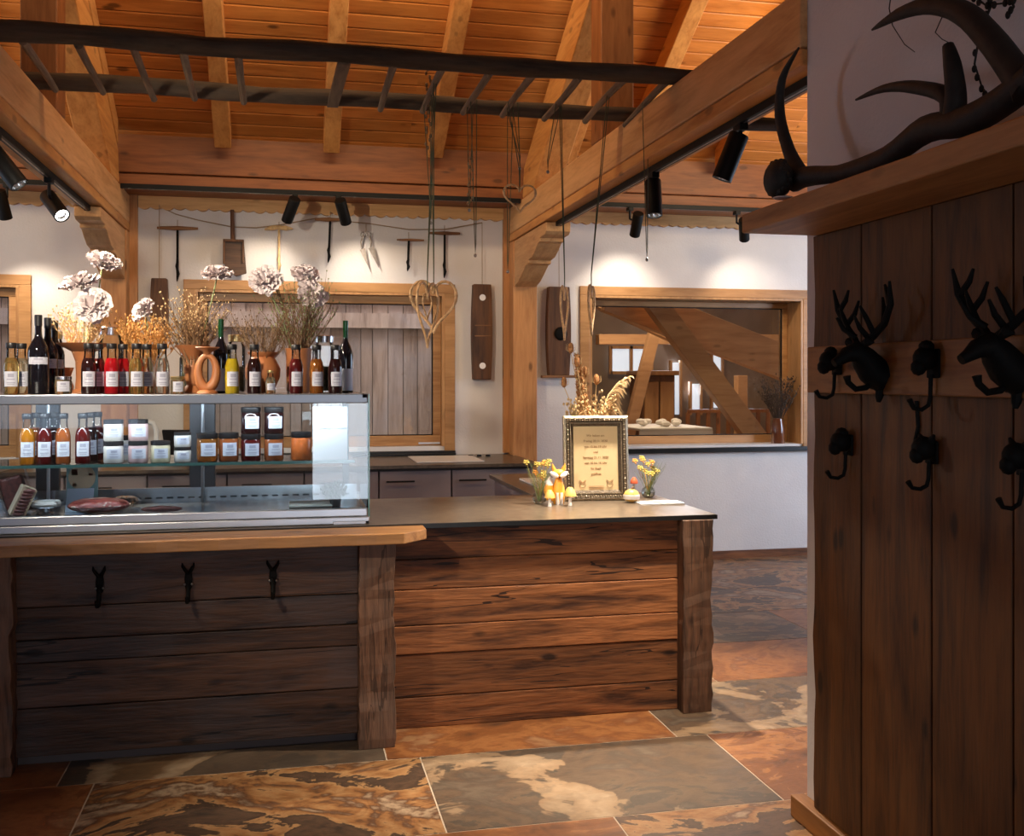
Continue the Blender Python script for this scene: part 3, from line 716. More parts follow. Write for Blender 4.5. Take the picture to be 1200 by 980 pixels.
def jar(x, y, z, liq, lab, H=.095, R=.036, lid='blackcap', label_=True, group=None, labz=None, name='preserve_jar'):
    t = thing(name, lab, 'jar', (x,y,z), 0, group)
    local(MB().lathe([(0,0),(R*.92,0),(R,.005),(R,H*.74),(R*.9,H*.82),(0,H*.82)], 20), 'body', LIQ[liq] if isinstance(liq, str) else liq, t)
    local(MB().lathe([(0,H*.8),(R*.96,H*.8),(R*1.0,H*.82),(R*1.0,H*.985),(R*.95,H),(0,H)], 22), 'lid', M[lid], t)
    if label_:
        a, b = labz or (.2, .66); add_label(t, R, H*a, H*b, half=.75)
    return t
TZ = CZ1-.001
def topx(px, y): return P(px, 458, y).x
G1 = 'bottles along the top of the display case'
B = lambda px, liq, lab, y=4.63, **k: bottle(topx(px,y), y, TZ, liq, lab, group=G1, **k)
B(13,'gold','small pale-gold bottle at the left end of the case top'); B(25,'pale','small clear bottle second from the left on the case top', 4.70)
wine(topx(45,4.66), 4.66, TZ, 'front tall dark wine bottle at the left on the case top', labz=(.125,.155), group='dark wine bottles')
wine(topx(56,4.78), 4.78, TZ, 'second tall dark wine bottle, between the front and rear ones', H=.33, labz=(.11,.15), group='dark wine bottles')
wine(topx(64,4.90), 4.90, TZ, 'rear tall dark wine bottle of the three on the case top', H=.325, labz=(.11,.15), group='dark wine bottles')
jar(topx(74,4.60), 4.60, TZ, 'pale', 'low glass jar of honey-pale contents left of the terracotta goblet', H=.075, R=.034, lid='silverlid', labz=(.15,.72), group='small jars on the case top')
B(104,'dark','near-black syrup bottle in front of the terracotta goblet'); B(115,'darkred','near-black syrup bottle half hidden behind its twin', 4.71)
B(131,'red','bright red syrup bottle, the front one of the two red'); B(144,'red','bright red syrup bottle, the rear one of the two red', 4.71)
B(160,'gold','golden clear bottle right of the red ones'); B(172,'pale','pale bottle directly behind the golden clear one', 4.71)
B(190,'clear','clear colourless bottle right of the golden one on the case top')
jar(topx(208,4.60), 4.60, TZ, 'pale', 'tiny labelled jar between the clear bottle and the waisted goblet vase', H=.075, R=.03, lid='goldcap', labz=(.12,.7), group='small jars on the case top')
wine(topx(259,4.74), 4.74, TZ, 'green-necked wine bottle behind the yellow bottle', H=.33, R=.034, green=True, labz=(.01,.11), group='green-necked wine bottles')
B(272,'yellow','bright yellow bottle on the case top')
B(298,'dark','dark bottle in front of the round-bellied terracotta pot')
bottle(topx(317,4.58), 4.58, TZ, 'pale', 'miniature bottle standing between two dark bottles', H=.10, R=.021, group=G1, cap='goldcap')
B(347,'darkred','dark red bottle under the tall twig vase'); B(371,'amber','amber bottle between two dark ones')
B(393,'dark','dark bottle second from the right end of the case top')
wine(topx(405,4.74), 4.74, TZ, 'green-necked wine bottle at the right end of the case top', H=.33, R=.034, green=True, labz=(.01,.11), group='green-necked wine bottles')
# large storage jars with lids behind
for px, y, R, H, lid, lab in ((130,4.98,.055,.30,'silverlid','tall clip-top storage jar behind the red bottles'), (64,5.02,.035,.28,'goldcap','slim storage jar behind the dark wine bottles'),
                              (277,4.98,.04,.27,'goldcap','storage jar with brassy lid behind the yellow bottle'), (380,4.98,.047,.27,'silverlid','storage jar with broad steel lid behind the amber bottle'),
                              (222,5.03,.045,.2,'silverlid','storage jar hidden behind the waisted goblet vase')):
    t = thing('storage_jar', lab, 'jar', (topx(px,y),y,TZ), group='tall storage jars on the case top')
    local(MB().lathe([(0,.002),(R*.9,.002),(R,.01),(R,H*.8),(R*.85,H*.86),(R*.85,H*.9)], 24), 'body', M['glass'], t)
    local(MB().lathe([(0,.006),(R*.85,.006),(R*.9,.012),(R*.9,H*.45),(0,H*.46)], 20), 'contents', flat('herb_contents', (.13,.12,.07), .9, noise=.5, nscale=60), t)
    local(MB().lathe([(0,H*.88),(R*.95,H*.88),(R*.97,H*.99),(R*.9,H),(0,H)], 24), 'lid', M[lid], t)

# inside the case
G2 = 'bottles on the middle shelf of the display case'
Bi = lambda px, liq, lab, y=4.68, **k: bottle(P(px,540,y).x, y, SHZ+.001, liq, lab, group=G2, **k)
Bi(32,'orange','leftmost orange syrup bottle inside the case'); Bi(43,'rust','rust syrup bottle tucked behind the leftmost orange one', 4.78)
Bi(52,'darkred','dark syrup bottle second from the left inside the case'); Bi(64,'dark','black syrup bottle behind the second inside the case', 4.80)
Bi(74,'rust','orange-brown syrup bottle standing alone inside the case')
Bi(97,'darkred','dark red syrup bottle, front left of the trio inside the case'); Bi(106,'dark','dark red syrup bottle, middle of the trio inside the case', 4.77); Bi(114,'darkred','dark red syrup bottle, rear right of the trio inside the case', 4.85)
whitem = flat('whitish_spread', (.66,.62,.58), .35); pinkm = flat('pink_white_spread', (.6,.4,.4), .35); yelm = flat('cream_spread', (.62,.54,.36), .35)
G3 = 'jars on the middle shelf of the display case'
def J(px, liq, lab, lvl=0, H=.093, R=.041, y=4.68, **k):
    return jar(P(px,540,y).x, y, SHZ+.001+lvl*(H+.001), liq, lab, H=H, R=R, group=G3, **k)
J(133,whitem,'white-filled jar at the bottom of the left jar stack'); J(133,whitem,'white-filled jar on top of the left jar stack',1)
J(162,pinkm,'pinkish jar at the bottom of the second jar stack'); J(162,pinkm,'pinkish jar on top of the second jar stack',1)
J(188,yelm,'single cream-filled jar right of the pinkish stack')
J(148,whitem,'small white jar standing behind between the two tall stacks',0,.11,.03,4.85)
J(214,whitem,'small white-labelled pot at the bottom of the low stack',0,.064,.036); J(214,whitem,'small white-labelled pot on top of the low stack',1,.064,.036)
J(243,'amber','brown preserve jar just right of the central post',0,.125,.045); J(268,'rust','brown preserve jar second right of the central post',0,.125,.043)
J(294,'darkred','dark berry jar at the bottom of the third stack',0,.118,.043); J(294,'dark','dark berry jar on top of the third stack',1,.118,.043)
J(321,'rust','brown-orange jar at the bottom of the right stack',0,.118,.043); J(321,'dark','dark brown jar on top of the right stack',1,.118,.043)
J(353,flat('orange_preserve', (.6,.14,.03), .3, noise=.3, nscale=50),'bright orange preserve jar without label inside the case',0,.125,.045,label_=False)
# notice sheet with writing inside right pane
def text(body, size, M_, parent, name='lettering', align='CENTER'):
    c = bpy.data.curves.new(name, 'FONT'); c.body = body; c.size = size; c.align_x = align; c.extrude = .0003
    o = bpy.data.objects.new(name, c); COL.objects.link(o)
    me = bpy.data.meshes.new_from_object(o.evaluated_get(bpy.context.evaluated_depsgraph_get()))
    bpy.data.objects.remove(o); q = bpy.data.objects.new(name, me); COL.objects.link(q); me.materials.clear(); me.materials.append(M_)
    q.parent = parent; q.rotation_euler = (PI/2,0,0); return q
a = P(367,478,4.56); b = P(408,534,4.56)
t = thing('notice_sheet', 'white opening-hours notice inside the right end of the display case', 'notice', ((a.x+b.x)/2,4.56,SHZ+.002))
w, hh = (b.x-a.x)/2, a.z-SHZ
t.location.y = 4.612
local(MB().box((-w,0,0), (w,.002,hh)), 'sheet', M['paper'], t, False)
for s_, sz, f in (('Öffnungszeiten', .017, .78), ('Samstag 9 - 12 Uhr', .0155, .58)):
    q = text(s_, sz, M['ink'], t); q.location = (.012,-.0007,hh*f)
# cured meats and cards on the deck
DZ = .969
def slab(name, px0, px1, y, H, mat, lab, cat, seed, wrap=True, depth=.2):
    rd = random.Random(seed); x0, x1 = P(px0,595,y).x, P(px1,595,y).x; L = x1-x0
    t = thing(name, lab, cat, ((x0+x1)/2,y,DZ)); n, m = 16, 8; mb = MB(); vs = []
    for i in range(n+1):
        for j in range(m):
            u = i/n; e = math.sin(PI*min(1,max(0,u)))**.4 if 0 < u < 1 else .15; a_ = 2*PI*j/m
            k = e*(1+rd.uniform(-.13,.13))
            vs.append((-L/2+L*u, depth/2*math.cos(a_)*k, H/2+H/2*math.sin(a_)*k))
    fs = [(i*m+j, i*m+(j+1)%m, (i+1)*m+(j+1)%m, (i+1)*m+j) for i in range(n) for j in range(m)]+[tuple(range(m)), tuple(n*m+j for j in range(m))]
    mb.add(vs, fs); o = local(mb, 'piece', M[mat], t); md = o.modifiers.new('s','SUBSURF'); md.levels = 1; md.render_levels = 1
    return t
slab('bacon_slab', 79, 152, 4.66, .072, 'meat', 'marbled red cured bacon piece lying on the case deck', 'meat', 2)
slab('bacon_slab', 128, 164, 4.82, .06, 'plastic', 'clear plastic wrapped piece at the right of the bacon', 'meat', 5)
slab('salami_sausage', 165, 214, 4.64, .03, 'salami', 'thin dark salami lying right of the bacon', 'sausage', 3, depth=.035)
t = thing('sausage_tray', 'tilted paper tray with ribbed dark sausages at the left of the case deck', 'tray', (P(18,595,4.66).x,4.66,DZ))
t.rotation_euler = (0,0,.3)
Mx = Matrix.Rotation(.42, 4, 'Y')
local(MB().box((-.03,-.06,0), (.03,.06,.13), M=Mx.to_3x3() ), 'tray', M['parch'], t, False, .004)
mb = MB()
for k in range(8): mb.ball(Mx.to_3x3() @ Vector((.0,-.068,.016+k*.0145)), .024,.014,.010, 10)
local(mb, 'sausages', M['salami'], t)
t = thing('wrapped_loaf', 'dark loaf in a pale wrapper leaning inside the left of the case', 'loaf', (P(24,590,4.78).x,4.78,DZ))
local(MB().box((-.045,-.03,0), (.045,.03,.16), M=Matrix.Rotation(-.25,3,'Y')), 'loaf', M['salami'], t, False, .012)
local(MB().box((-.06,-.02,0), (.062,.034,.19), M=Matrix.Rotation(-.25,3,'Y')), 'wrapper', M['plastic'], t, False, .006)
t = thing('cheese_dish', 'white-topped dish standing left of the round sticker', 'dish', (P(54,595,4.66).x,4.66,DZ))
local(MB().lathe([(0,0),(.03,0),(.032,.008),(.012,.014),(.012,.03),(.055,.034),(.058,.038),(0,.038)], 24), 'stand', M['steel'], t)
local(MB().lathe([(0,.038),(.056,.038),(.06,.048),(.055,.06),(0,.062)], 24), 'cheese', M['white'], t)
t = thing('price_card', 'pale blue folded card under the round red-marked sticker', 'card', (P(92,585,4.74).x,4.74,DZ))
local(MB().box((-.055,0,0), (.055,.003,.11), M=Matrix.Rotation(-.5,3,'X')), 'card', M['bluepaper'], t, False)
q = P(87,560,4.63)
t = thing('round_sticker', 'round parchment sticker with red marks on a teal card inside the case', 'sticker', (q.x,4.80,SHZ-.16))
local(MB().box((-.065,.004,0), (.065,.008,.15)), 'backing_card', M['teal'], t, False)
local(MB().lathe([(0,.003),(.056,.003),(.056,-.001),(0,-.001)], 28, (0,0,.09), M=Matrix.Rotation(PI/2,3,'X')), 'disc', M['parch'], t, False)
mb = MB(); mb.box((-.042,-.003,.10), (-.018,-.0015,.125)); mb.box((.028,-.003,.098), (.044,-.0015,.108)); mb.box((-.038,-.003,.052), (-.022,-.0015,.064))
local(mb, 'marks', M['redink'], t, False)
# potted plant in case right
def tuft(parent, name, mat, n, H, spread, rad, base=.01, seed=0, leafy=None, curve=.3, droop=0, sub=2):
    rd = random.Random(seed); mb = MB()
    for i in range(n):
        a_ = rd.uniform(0,2*PI); s_ = rd.uniform(.1,1)*spread; h = H*rd.uniform(.6,1)
        x0, y0 = base*math.cos(a_), base*math.sin(a_); pts = []
        ph = rd.uniform(0,6)
        for k in range(6):
            u = k/5; pts.append(Vector((x0+s_*math.cos(a_)*u**1.3+.008*curve*math.sin(ph+u*7), y0+s_*math.sin(a_)*u**1.3+.008*curve*math.cos(ph+u*6), h*u-droop*s_*u*u)))
        mb.tube(pts, [rad*(1-.7*k/5) for k in range(6)], 4, r=rd.random())
        for b_ in range(sub):
            k = rd.randint(2,4); p = pts[k]; a2 = a_+rd.uniform(-1.4,1.4); L = H*rd.uniform(.15,.33)
            q = [p, p+Vector((math.cos(a2)*L*.35, math.sin(a2)*L*.35, L*.45)), p+Vector((math.cos(a2)*L*.6, math.sin(a2)*L*.6, L))]
            mb.tube(q, [rad*.6,rad*.45,rad*.2], 4)
            if leafy:
                for w_ in q[1:]: mb.ball(w_, leafy, leafy, leafy*1.4, 6, mi=1)
        if leafy: mb.ball(pts[-1], leafy, leafy, leafy*1.4, 6, mi=1)
    return mb
q = P(393,596,4.70)
t = thing('potted_herb', 'small dark green herb inside the right end of the display case', 'plant', (q.x,4.70,DZ))
local(MB().lathe([(0,0),(.022,0),(.028,.04),(.024,.04),(0,.036)], 16), 'pot', M['casegrey'], t)
local(tuft(t,'x',None,34,.10,.05,.0018,.012,5,.006), 'foliage', [M['leafdark'],M['leafdark']], t)
q = P(365,600,4.75)
tag(MB().box((q.x-.10,4.66,DZ), (q.x+.09,4.84,DZ+.012)).build('folded_cloth', M['cloth'], bevel=.004), 'pale folded cloth on the case deck left of the herb', 'cloth')
# things behind the case on rear worktop
t = thing('water_tap', 'white curved tap seen through the case above the rear worktop', 'tap', (P(183,520,7.8).x,7.8,.931))
local(MB().lathe([(0,0),(.035,0),(.035,.02),(.02,.03),(0,.03)],16), 'base', M['white'], t)
local(MB().tube([(0,0,.02),(0,0,.24),(-.02,0,.29),(-.08,0,.31),(-.14,0,.29),(-.16,0,.24)], [.018,.016,.018,.022,.024,.024], 12), 'spout', M['white'], t)
t = thing('tablet_screen', 'dark tilted screen on a stand seen through the case on the rear worktop', 'screen', (P(222,520,7.6).x,7.6,.931), -.3)
local(MB().box((-.12,-.06,0),(.12,.06,.015)).box((-.02,.0,.01),(.02,.02,.12)), 'stand', M['casegrey'], t, False, .003)
local(MB().box((-.16,-.01,.08),(.16,.008,.27), M=Matrix.Rotation(.35,3,'X')), 'screen', M['black'], t, False, .004)

# ---------------------------------------------------------------- vases with flowers
def vase(prof, loc, lab, handles=None, name='terracotta_vase', n=28):
    t = thing(name, lab, 'vase', loc, group='terracotta vases on the case top')
    out = prof; inn = [(max(r_-.005,.001), z) for r_, z in reversed(prof[1:])]
    local(MB().lathe(out+inn, n), 'body', M['terra'], t)
    if handles:
        for s in (-1, 1): local(MB().tube([(s*x_,0,z) for x_, z in handles], .007, 8), 'handle', M['terra'], t)
    return t
Y_V = 4.86
v1 = vase([(0,0),(.05,0),(.048,.01),(.036,.02),(.032,.07),(.034,.14),(.05,.185),(.10,.212),(.112,.222)], (topx(98,Y_V),Y_V,TZ), 'tall flared terracotta goblet vase with peonies at the left')
v2 = vase([(0,0),(.05,0),(.045,.012),(.028,.035),(.036,.08),(.036,.12),(.03,.15),(.05,.18),(.07,.205),(.078,.215)], (topx(226,4.84),4.84,TZ), 'waisted terracotta goblet vase right of the tiny jar')
t = thing('terracotta_vase', 'ring-shaped terracotta vase with an oval hole left of the green-necked bottle', 'vase', (topx(243,4.66),4.66,TZ), group='terracotta vases on the case top')
local(MB().tube([(.038*math.sin(k/28*2*PI),0,.095-.07*math.cos(k/28*2*PI)) for k in range(28)], [.013+.010*abs(math.cos(k/28*PI))**2 for k in range(28)], 12, closed=True), 'ring_body', M['terra'], t)
local(MB().lathe([(0,0),(.045,0),(.042,.008),(.02,.02),(0,.022)], 20), 'foot', M['terra'], t)
local(MB().lathe([(.012,.165),(.018,.18),(.052,.2),(.05,.203),(.012,.185)], 22), 'mouth', M['terra'], t)
v3 = vase([(0,0),(.04,0),(.055,.02),(.078,.07),(.08,.11),(.06,.15),(.05,.165),(.068,.18),(.07,.187)], (topx(308,4.86),4.86,TZ), 'round-bellied terracotta pot holding bare twigs')
v4 = vase([(0,0),(.05,0),(.056,.01),(.058,.19),(.062,.2),(.062,.205)], (topx(350,4.86),4.86,TZ), 'straight terracotta cylinder vase with the tallest twigs')
v5 = vase([(0,0),(.03,0),(.035,.03),(.02,.07),(.03,.10),(.035,.115)], (topx(77,4.96),4.96,TZ), 'little terracotta cup behind the goblet vase')
v6 = vase([(0,0),(.04,0),(.05,.06),(.045,.10),(.06,.13)], (topx(172,4.92),4.92,TZ), 'terracotta bowl with orange straw behind the golden bottles')
def bouquet(name, v, z, n, H, spread, rad, mat, seed, lab, leafy=None, sub=3, droop=0, mat2=None, base=.02, group='dried twig bunches on the case top'):
    t = tuft(None, name, None, int(n*.85), H, spread, rad*1.15, base, seed, leafy, curve=1.6, sub=sub, droop=droop).build(name, [M[mat], M[mat2 or mat]], None, smooth=True)
    t.location = v.location+Vector((0,0,z)); return tag(t, lab, 'dried flowers', group)
bouquet('dried_twigs', v1, .14, 46, .24, .12, .0022, 'twigpale', 11, 'pale straw bunch in the goblet vase at the left', .004, mat2='twigpale')
bouquet('dried_twigs', v6, .08, 70, .26, .14, .0022, 'twigorange', 12, 'orange straw bunch behind the golden bottles', .0045, 4, mat2='twigorange')
bouquet('dried_twigs', v2, .12, 60, .33, .18, .0026, 'twigbrown', 13, 'brown spreading twig bunch in the waisted goblet vase', .003, 4, mat2='twigpale')
bouquet('dried_twigs', v3, .10, 50, .27, .15, .0025, 'twigbrown', 14, 'low brown twig bunch in the round-bellied pot', .003, 3, mat2='twigbrown')
bouquet('dried_twigs', v4, .10, 70, .42, .16, .0027, 'twigbrown', 15, 'tallest dense brown twig bunch in the cylinder vase', .003, 4, mat2='stemgreen')
def peony(px, py, y, Rpx, lab, base, tilt=(0,-.4,.8), seed=0):
    c = P(px, py, y); rd = random.Random(seed); d = y/(CT-(px-600)/FPX*ST); R = Rpx*d/FPX
    t = thing('peony_flower', lab, 'flower', base, group='pale pink peonies above the case')
    c0 = c-Vector(base); Mx = rot_to(tilt); mb = MB()
    Mx = rot_to(tilt); NU, NV = 4, 6
    def petal(pol, az, r0, r1, w, back, ph):
        d = Vector((math.sin(pol)*math.cos(az), math.sin(pol)*math.sin(az), math.cos(pol)))
        tn = Vector((math.cos(pol)*math.cos(az), math.cos(pol)*math.sin(az), -math.sin(pol))); bn = d.cross(tn); vs = []
        for u in range(NU+1):
            tt = u/NU
            for v_ in range(NV+1):
                sv = (v_/NV-.5)*2; wd = w*(.35+.65*math.sin(PI*min(.75,.1+tt*.68))); rr = r0+(r1-r0)*tt*(1-.12*sv*sv)
                p = d*rr+bn*(sv*wd)+tn*(back*tt*tt+.10*R*math.sin(sv*5+ph)*tt-.12*R*sv*sv*tt)
                vs.append(Mx @ Vector((p.x, p.y, p.z*.8-R*.2))+c0)
        mb.add(vs, [(a_*(NV+1)+b_, a_*(NV+1)+b_+1, (a_+1)*(NV+1)+b_+1, (a_+1)*(NV+1)+b_) for a_ in range(NU) for b_ in range(NV)])
    for i in range(9): petal(1.45+rd.uniform(-.12,.1), 2*PI*i/9, R*.1, R*rd.uniform(.95,1.08), R*.42, -R*.15, rd.uniform(0,6))
    N_ = 46
    for i in range(N_):
        pol = math.acos(1-1.0*(i+.5)/N_)+rd.uniform(-.08,.08); az = i*2.39996+rd.uniform(-.2,.2)
        petal(pol, az, R*.15, R*rd.uniform(.72,.98), R*rd.uniform(.24,.36), R*rd.uniform(.05,.22), rd.uniform(0,6))
    local(mb, 'petals', M['petal'], t)
    s0 = Vector((0,0,0)); e = c0+Mx @ Vector((0,0,-R*.3)); mid = s0.lerp(e,.55)+Vector((.01,0,.01))
    local(MB().tube([s0,mid,e], [.003,.003,.0035], 6), 'stem', M['stemgreen'], t)
def vb(v, z): return tuple(v.location+Vector((0,0,z)))
peony(122,305,4.86,22,'topmost pale peony leaning right above the goblet vase',vb(v1,.15),(.35,-.35,.9),1)
peony(93,330,4.84,23,'leftmost pale peony facing up',vb(v1,.15),(-.25,-.2,.95),2)
peony(109,358,4.80,23,'pale peony lowest and nearest in the goblet vase',vb(v1,.15),(.0,-.9,.4),3)
peony(167,362,4.88,17,'small pale peony nodding sideways over the orange straw',vb(v6,.05),(-.6,-.5,.5),4)
peony(254,320,4.84,20,'pale peony on a long stem above the waisted goblet vase',vb(v2,.12),(.0,-.3,.95),5)
peony(311,328,4.82,21,'large pale peony facing forward left of the tall twigs',vb(v4,.1),(-.1,-.85,.5),6)
peony(358,321,4.88,18,'upper right pale peony behind the other at the tall twigs',vb(v4,.1),(.1,-.6,.8),7)
peony(366,344,4.80,20,'lower right pale peony at the tall twigs',vb(v4,.1),(.3,-.75,.5),8)

# ================================================================ COUNTER DECOR
CTZ = .9135
r = thing('picture_frame', 'ornate silver frame with a cream German opening notice on the counter', 'picture frame', (1.575,5.09,CTZ), -TH*.35)
FW, FH = .172, .44; lean = Matrix.Rotation(-.09, 3, 'X')
mb = MB()
def fring(mb, w0, h0, w1, h1, y0, y1, mi=0):
    # frame ring between outer half size and inner half size with sloping face
    o_ = [(-w0,h0[0]),(w0,h0[0]),(w0,h0[1]),(-w0,h0[1])]; i_ = [(-w1,h1[0]),(w1,h1[0]),(w1,h1[1]),(-w1,h1[1])]
    vs = [(x,y0,z) for x,z in o_]+[(x,y1,z) for x,z in i_]+[(x,.02,z) for x,z in o_]+[(x,.02,z) for x,z in i_]
    fs = []
    for k in range(4):
        j = (k+1)%4; fs += [(k,j,4+j,4+k),(k,8+k,8+j,j),(4+k,4+j,12+j,12+k),(8+k,12+k,12+j,8+j)]
    mb.add([lean @ Vector(v) for v in vs], fs, mi)
fring(mb, FW, (0,FH), FW-.012, (.012,FH-.012), -.004, -.012, 1)
fring(mb, FW-.012, (.012,FH-.012), FW-.034, (.034,FH-.034), -.012, -.002, 0)
fring(mb, FW-.034, (.034,FH-.034), FW-.040, (.040,FH-.040), -.006, -.006, 1)
fring(mb, FW-.040, (.040,FH-.040), FW-.054, (.054,FH-.054), -.002, .006, 0)
local(mb, 'frame', [M['gilt'], M['giltb']], r, False)
mb = MB()
for w_, l_, h_, yy, rr, st in ((FW-.023,.023,FH-.023,-.009,.0058,.0125),(FW-.037,.037,FH-.037,-.007,.0026,.007)):
    n1_ = int(2*w_/st); n2_ = int((h_-l_)/st)
    for i in range(n1_+1):
        for z_ in (l_, h_): mb.ball(lean @ Vector((-w_+2*w_*i/n1_, yy, z_)), rr*(.7+.3*(i%2)), n=6)
    for i in range(n2_+1):
        for x_ in (-w_, w_): mb.ball(lean @ Vector((x_, yy, l_+(h_-l_)*i/n2_)), rr*(.7+.3*(i%2)), n=6)
local(mb, 'beading', M['giltb'], r)
local(MB().box((-FW+.05,.008,.05), (FW-.05,.014,FH-.05), M=lean), 'card', M['cream'], r, False)
local(MB().bar(lean @ Vector((0,.02,FH*.6)), (0,.16,.003), .05, .004), 'strut', M['black'], r, False)
lines = ['Wir haben am', 'Freitag 20.11. 2020', 'von 15 bis 19 Uhr', 'und', 'Samstag 21.11. 2020', 'von 10 bis 16 Uhr', 'für Euch', 'geöffnet']
for i, s_ in enumerate(lines):
    q = text(s_, .0165, M['brownink'], r); q.location = lean @ Vector((0,.0075,FH-.108-i*.0285)); q.rotation_euler = (PI/2-.09,0,0)
mb = MB()
for s in (-1, 1):
    c0 = Vector((s*.072,.007,.082))
    mb.tube([lean @ (c0+Vector((.016*math.cos(a_/14*2*PI),0,.014*math.sin(a_/14*2*PI)))) for a_ in range(14)], .0008, 4, closed=True)
    mb.tube([lean @ (c0+Vector((-.012,0,.012))), lean @ (c0+Vector((-.018,0,.026))), lean @ (c0+Vector((-.004,0,.016)))], .0008, 4)
    mb.tube([lean @ (c0+Vector((.012,0,.012))), lean @ (c0+Vector((.018,0,.026))), lean @ (c0+Vector((.004,0,.016)))], .0008, 4)
for z in (.075,.068,.061): mb.box((-.04,.0065,z), (.04,.0075,z+.001), M=lean)
local(mb, 'drawing', M['brownink'], r, False)
# dried arrangement behind frame: vase + teasels + pampas
t = thing('flower_vase', 'hidden pot behind the silver frame holding the teasels', 'vase', (1.60,5.28,CTZ))
local(MB().lathe([(0,0),(.05,0),(.06,.05),(.05,.2),(.055,.22)], 20), 'body', M['terra'], t)
base = Vector((1.60,5.28,CTZ+.2))
def teasel(px, py, y, lab, r_=.016, h_=.03):
    q = P(px,py,y); t = thing('teasel', lab, 'dried flower', tuple(base), group='teasels behind the silver frame'); e = q-base
    local(MB().tube([Vector((0,0,-.05)), e*.5+Vector((0,.0,.01)), e-Vector((0,0,h_*.8))], .0022, 6), 'stem', M['twigpale'] if px > 660 else M['twigbrown'], t)
    mb = MB(); mb.ball(e, r_, r_, h_, 12); 
    for k in range(26):
        a_ = k*2.4; z = -h_+2*h_*k/26; rr = r_*math.sqrt(max(0,1-(z/h_)**2)); p = e+Vector((rr*math.cos(a_), rr*math.sin(a_), z))
        mb.tube([p, p+Vector((math.cos(a_)*.006, math.sin(a_)*.006, .004))], [.0012,.0002], 3)
    local(mb, 'seed_head', M['teasel'], t)
    mb = MB()
    for k in range(7):
        a_ = k*.9; mb.tube([e-Vector((0,0,h_*.9)), e+Vector((math.cos(a_)*r_*1.7, math.sin(a_)*r_*1.7, -h_*.3)), e+Vector((math.cos(a_)*r_*1.6, math.sin(a_)*r_*1.6, h_*.8))], [.0012,.001,.0003], 4)
    local(mb, 'bracts', M['twigpale'], t)
teasel(669,408,5.26,'topmost teasel head above the silver frame'); teasel(676,424,5.2,'second highest teasel head above the frame'); teasel(686,436,5.25,'slim teasel head lower on the dense spike', .012)
teasel(699,445,5.25,'teasel head standing alone right of the dense spike'); teasel(661,448,5.3,'dark teasel head leaning out to the left of the frame')
mb = MB(); rd = random.Random(4)
for k in range(520):
    u = rd.random(); w = .036*(.35+.65*u); c = P(676+9*u, 416+74*u, 5.24); a_ = rd.uniform(0,6.3); rr = w*rd.random()**.5
    p = c+Vector((math.cos(a_)*rr, math.sin(a_)*rr*.6, 0)); rz_ = rd.uniform(.0035,.0075)
    if k % 2: mb.ball(p, rz_, rz_, rz_*1.4, 6, mi=(k % 3 == 0))
    else: mb.tube([p, p+Vector((math.cos(a_)*.012, math.sin(a_)*.01, .018))], [.003,.0006], 4, mi=(k % 4 == 0))
mb.tube([base, P(676,420,5.24)], .006, 6)
o = mb.build('flower_spike', [M['teasel'], M['twigpale']], None, off=tuple(base), smooth=True); tag(o, 'dense rust-brown dried flower spike above the left of the frame', 'dried flower')
mb = MB(); sp = [P(704,496,5.25), P(707,478,5.25), P(713,463,5.25), P(723,450,5.25), P(738,441,5.25)]
mb.tube([Vector((1.62,5.27,CTZ+.20))]+sp, [.004,.004,.003,.003,.002,.001], 6)
for k in range(24):
    f = 3.95*k/24; i = int(f); p0 = sp[i].lerp(sp[i+1], f-i); L0 = (.135-.024*f); dy0 = rd.uniform(-.035,.035); up0 = rd.uniform(.02,.30)
    for j in range(4):
        L = L0*rd.uniform(.6,1); dy = dy0+rd.uniform(-.008,.008); up = up0+rd.uniform(-.06,.06); p = p0+Vector((0,0,rd.uniform(-.003,.003)))
        mb.tube([p, p+Vector((L*.4, dy*.4, L*(.2+up*.5))), p+Vector((L*.75, dy*.8, L*(.12+up*.35))), p+Vector((L, dy, -L*.22))], [.0012,.0030,.0026,.0004], 4)
o = mb.build('pampas_grass', [M['pampas']], None, off=(1.62,5.27,CTZ+.20), smooth=True); tag(o, 'golden pampas plume drooping right above the frame', 'dried grass')
o = tuft(None,'s',None,95,.31,.13,.0024,.02,22,.006,sub=3).build('straw_bunch', [M['twigpale'],M['twigpale']]); o.location = base+Vector((0,0,.03)); tag(o, 'short straw-coloured stems just above the frame edge', 'dried flowers')

# glass bulb vases with small flowers
def posy(x, y, lab1, lab2, seed, H=.20, spread=.09, scale=1):
    t = thing('glass_vase', lab1, 'vase', (x,y,CTZ), group='small glass bulb vases')
    local(MB().lathe([(0,0),(.022,0),(.034,.012),(.038,.03),(.032,.048),(.017,.058),(.019,.066)], 22), 'body', M['softglass'], t)
    local(MB().lathe([(0,.003),(.02,.003),(.032,.013),(.035,.026),(0,.027)], 20), 'water', M['softglass'], t)
    o = thing('flower_posy', lab2, 'flowers', (x,y,CTZ+.012), group='little flower posies'); rd = random.Random(seed)
    local(tuft(None,'x',None,26,H,spread,.0014,.006,seed,sub=3), 'stems', [M['stemgreen'],M['stemgreen']], o)
    for mat, n in (('yellowfl',9),('orangefl',3)):
        for i in range(n):
            a_ = rd.uniform(0,6.3); rr = rd.uniform(.2,1)*spread; h_ = H*rd.uniform(.55,1); c = Vector((rr*math.cos(a_), rr*math.sin(a_), h_)); mb = MB()
            for k in range(8):
                b_ = k*PI/4; mb.ball(c+Vector((math.cos(b_)*.011, math.sin(b_)*.008, .008*math.sin(b_)+.004*math.sin(k*3))), .006,.005,.0045, 6)
            mb.ball(c, .005, n=6); mb.tube([Vector((0,0,.02)), c*.6, c], .001, 4); local(mb, 'blossom', M[mat], o)
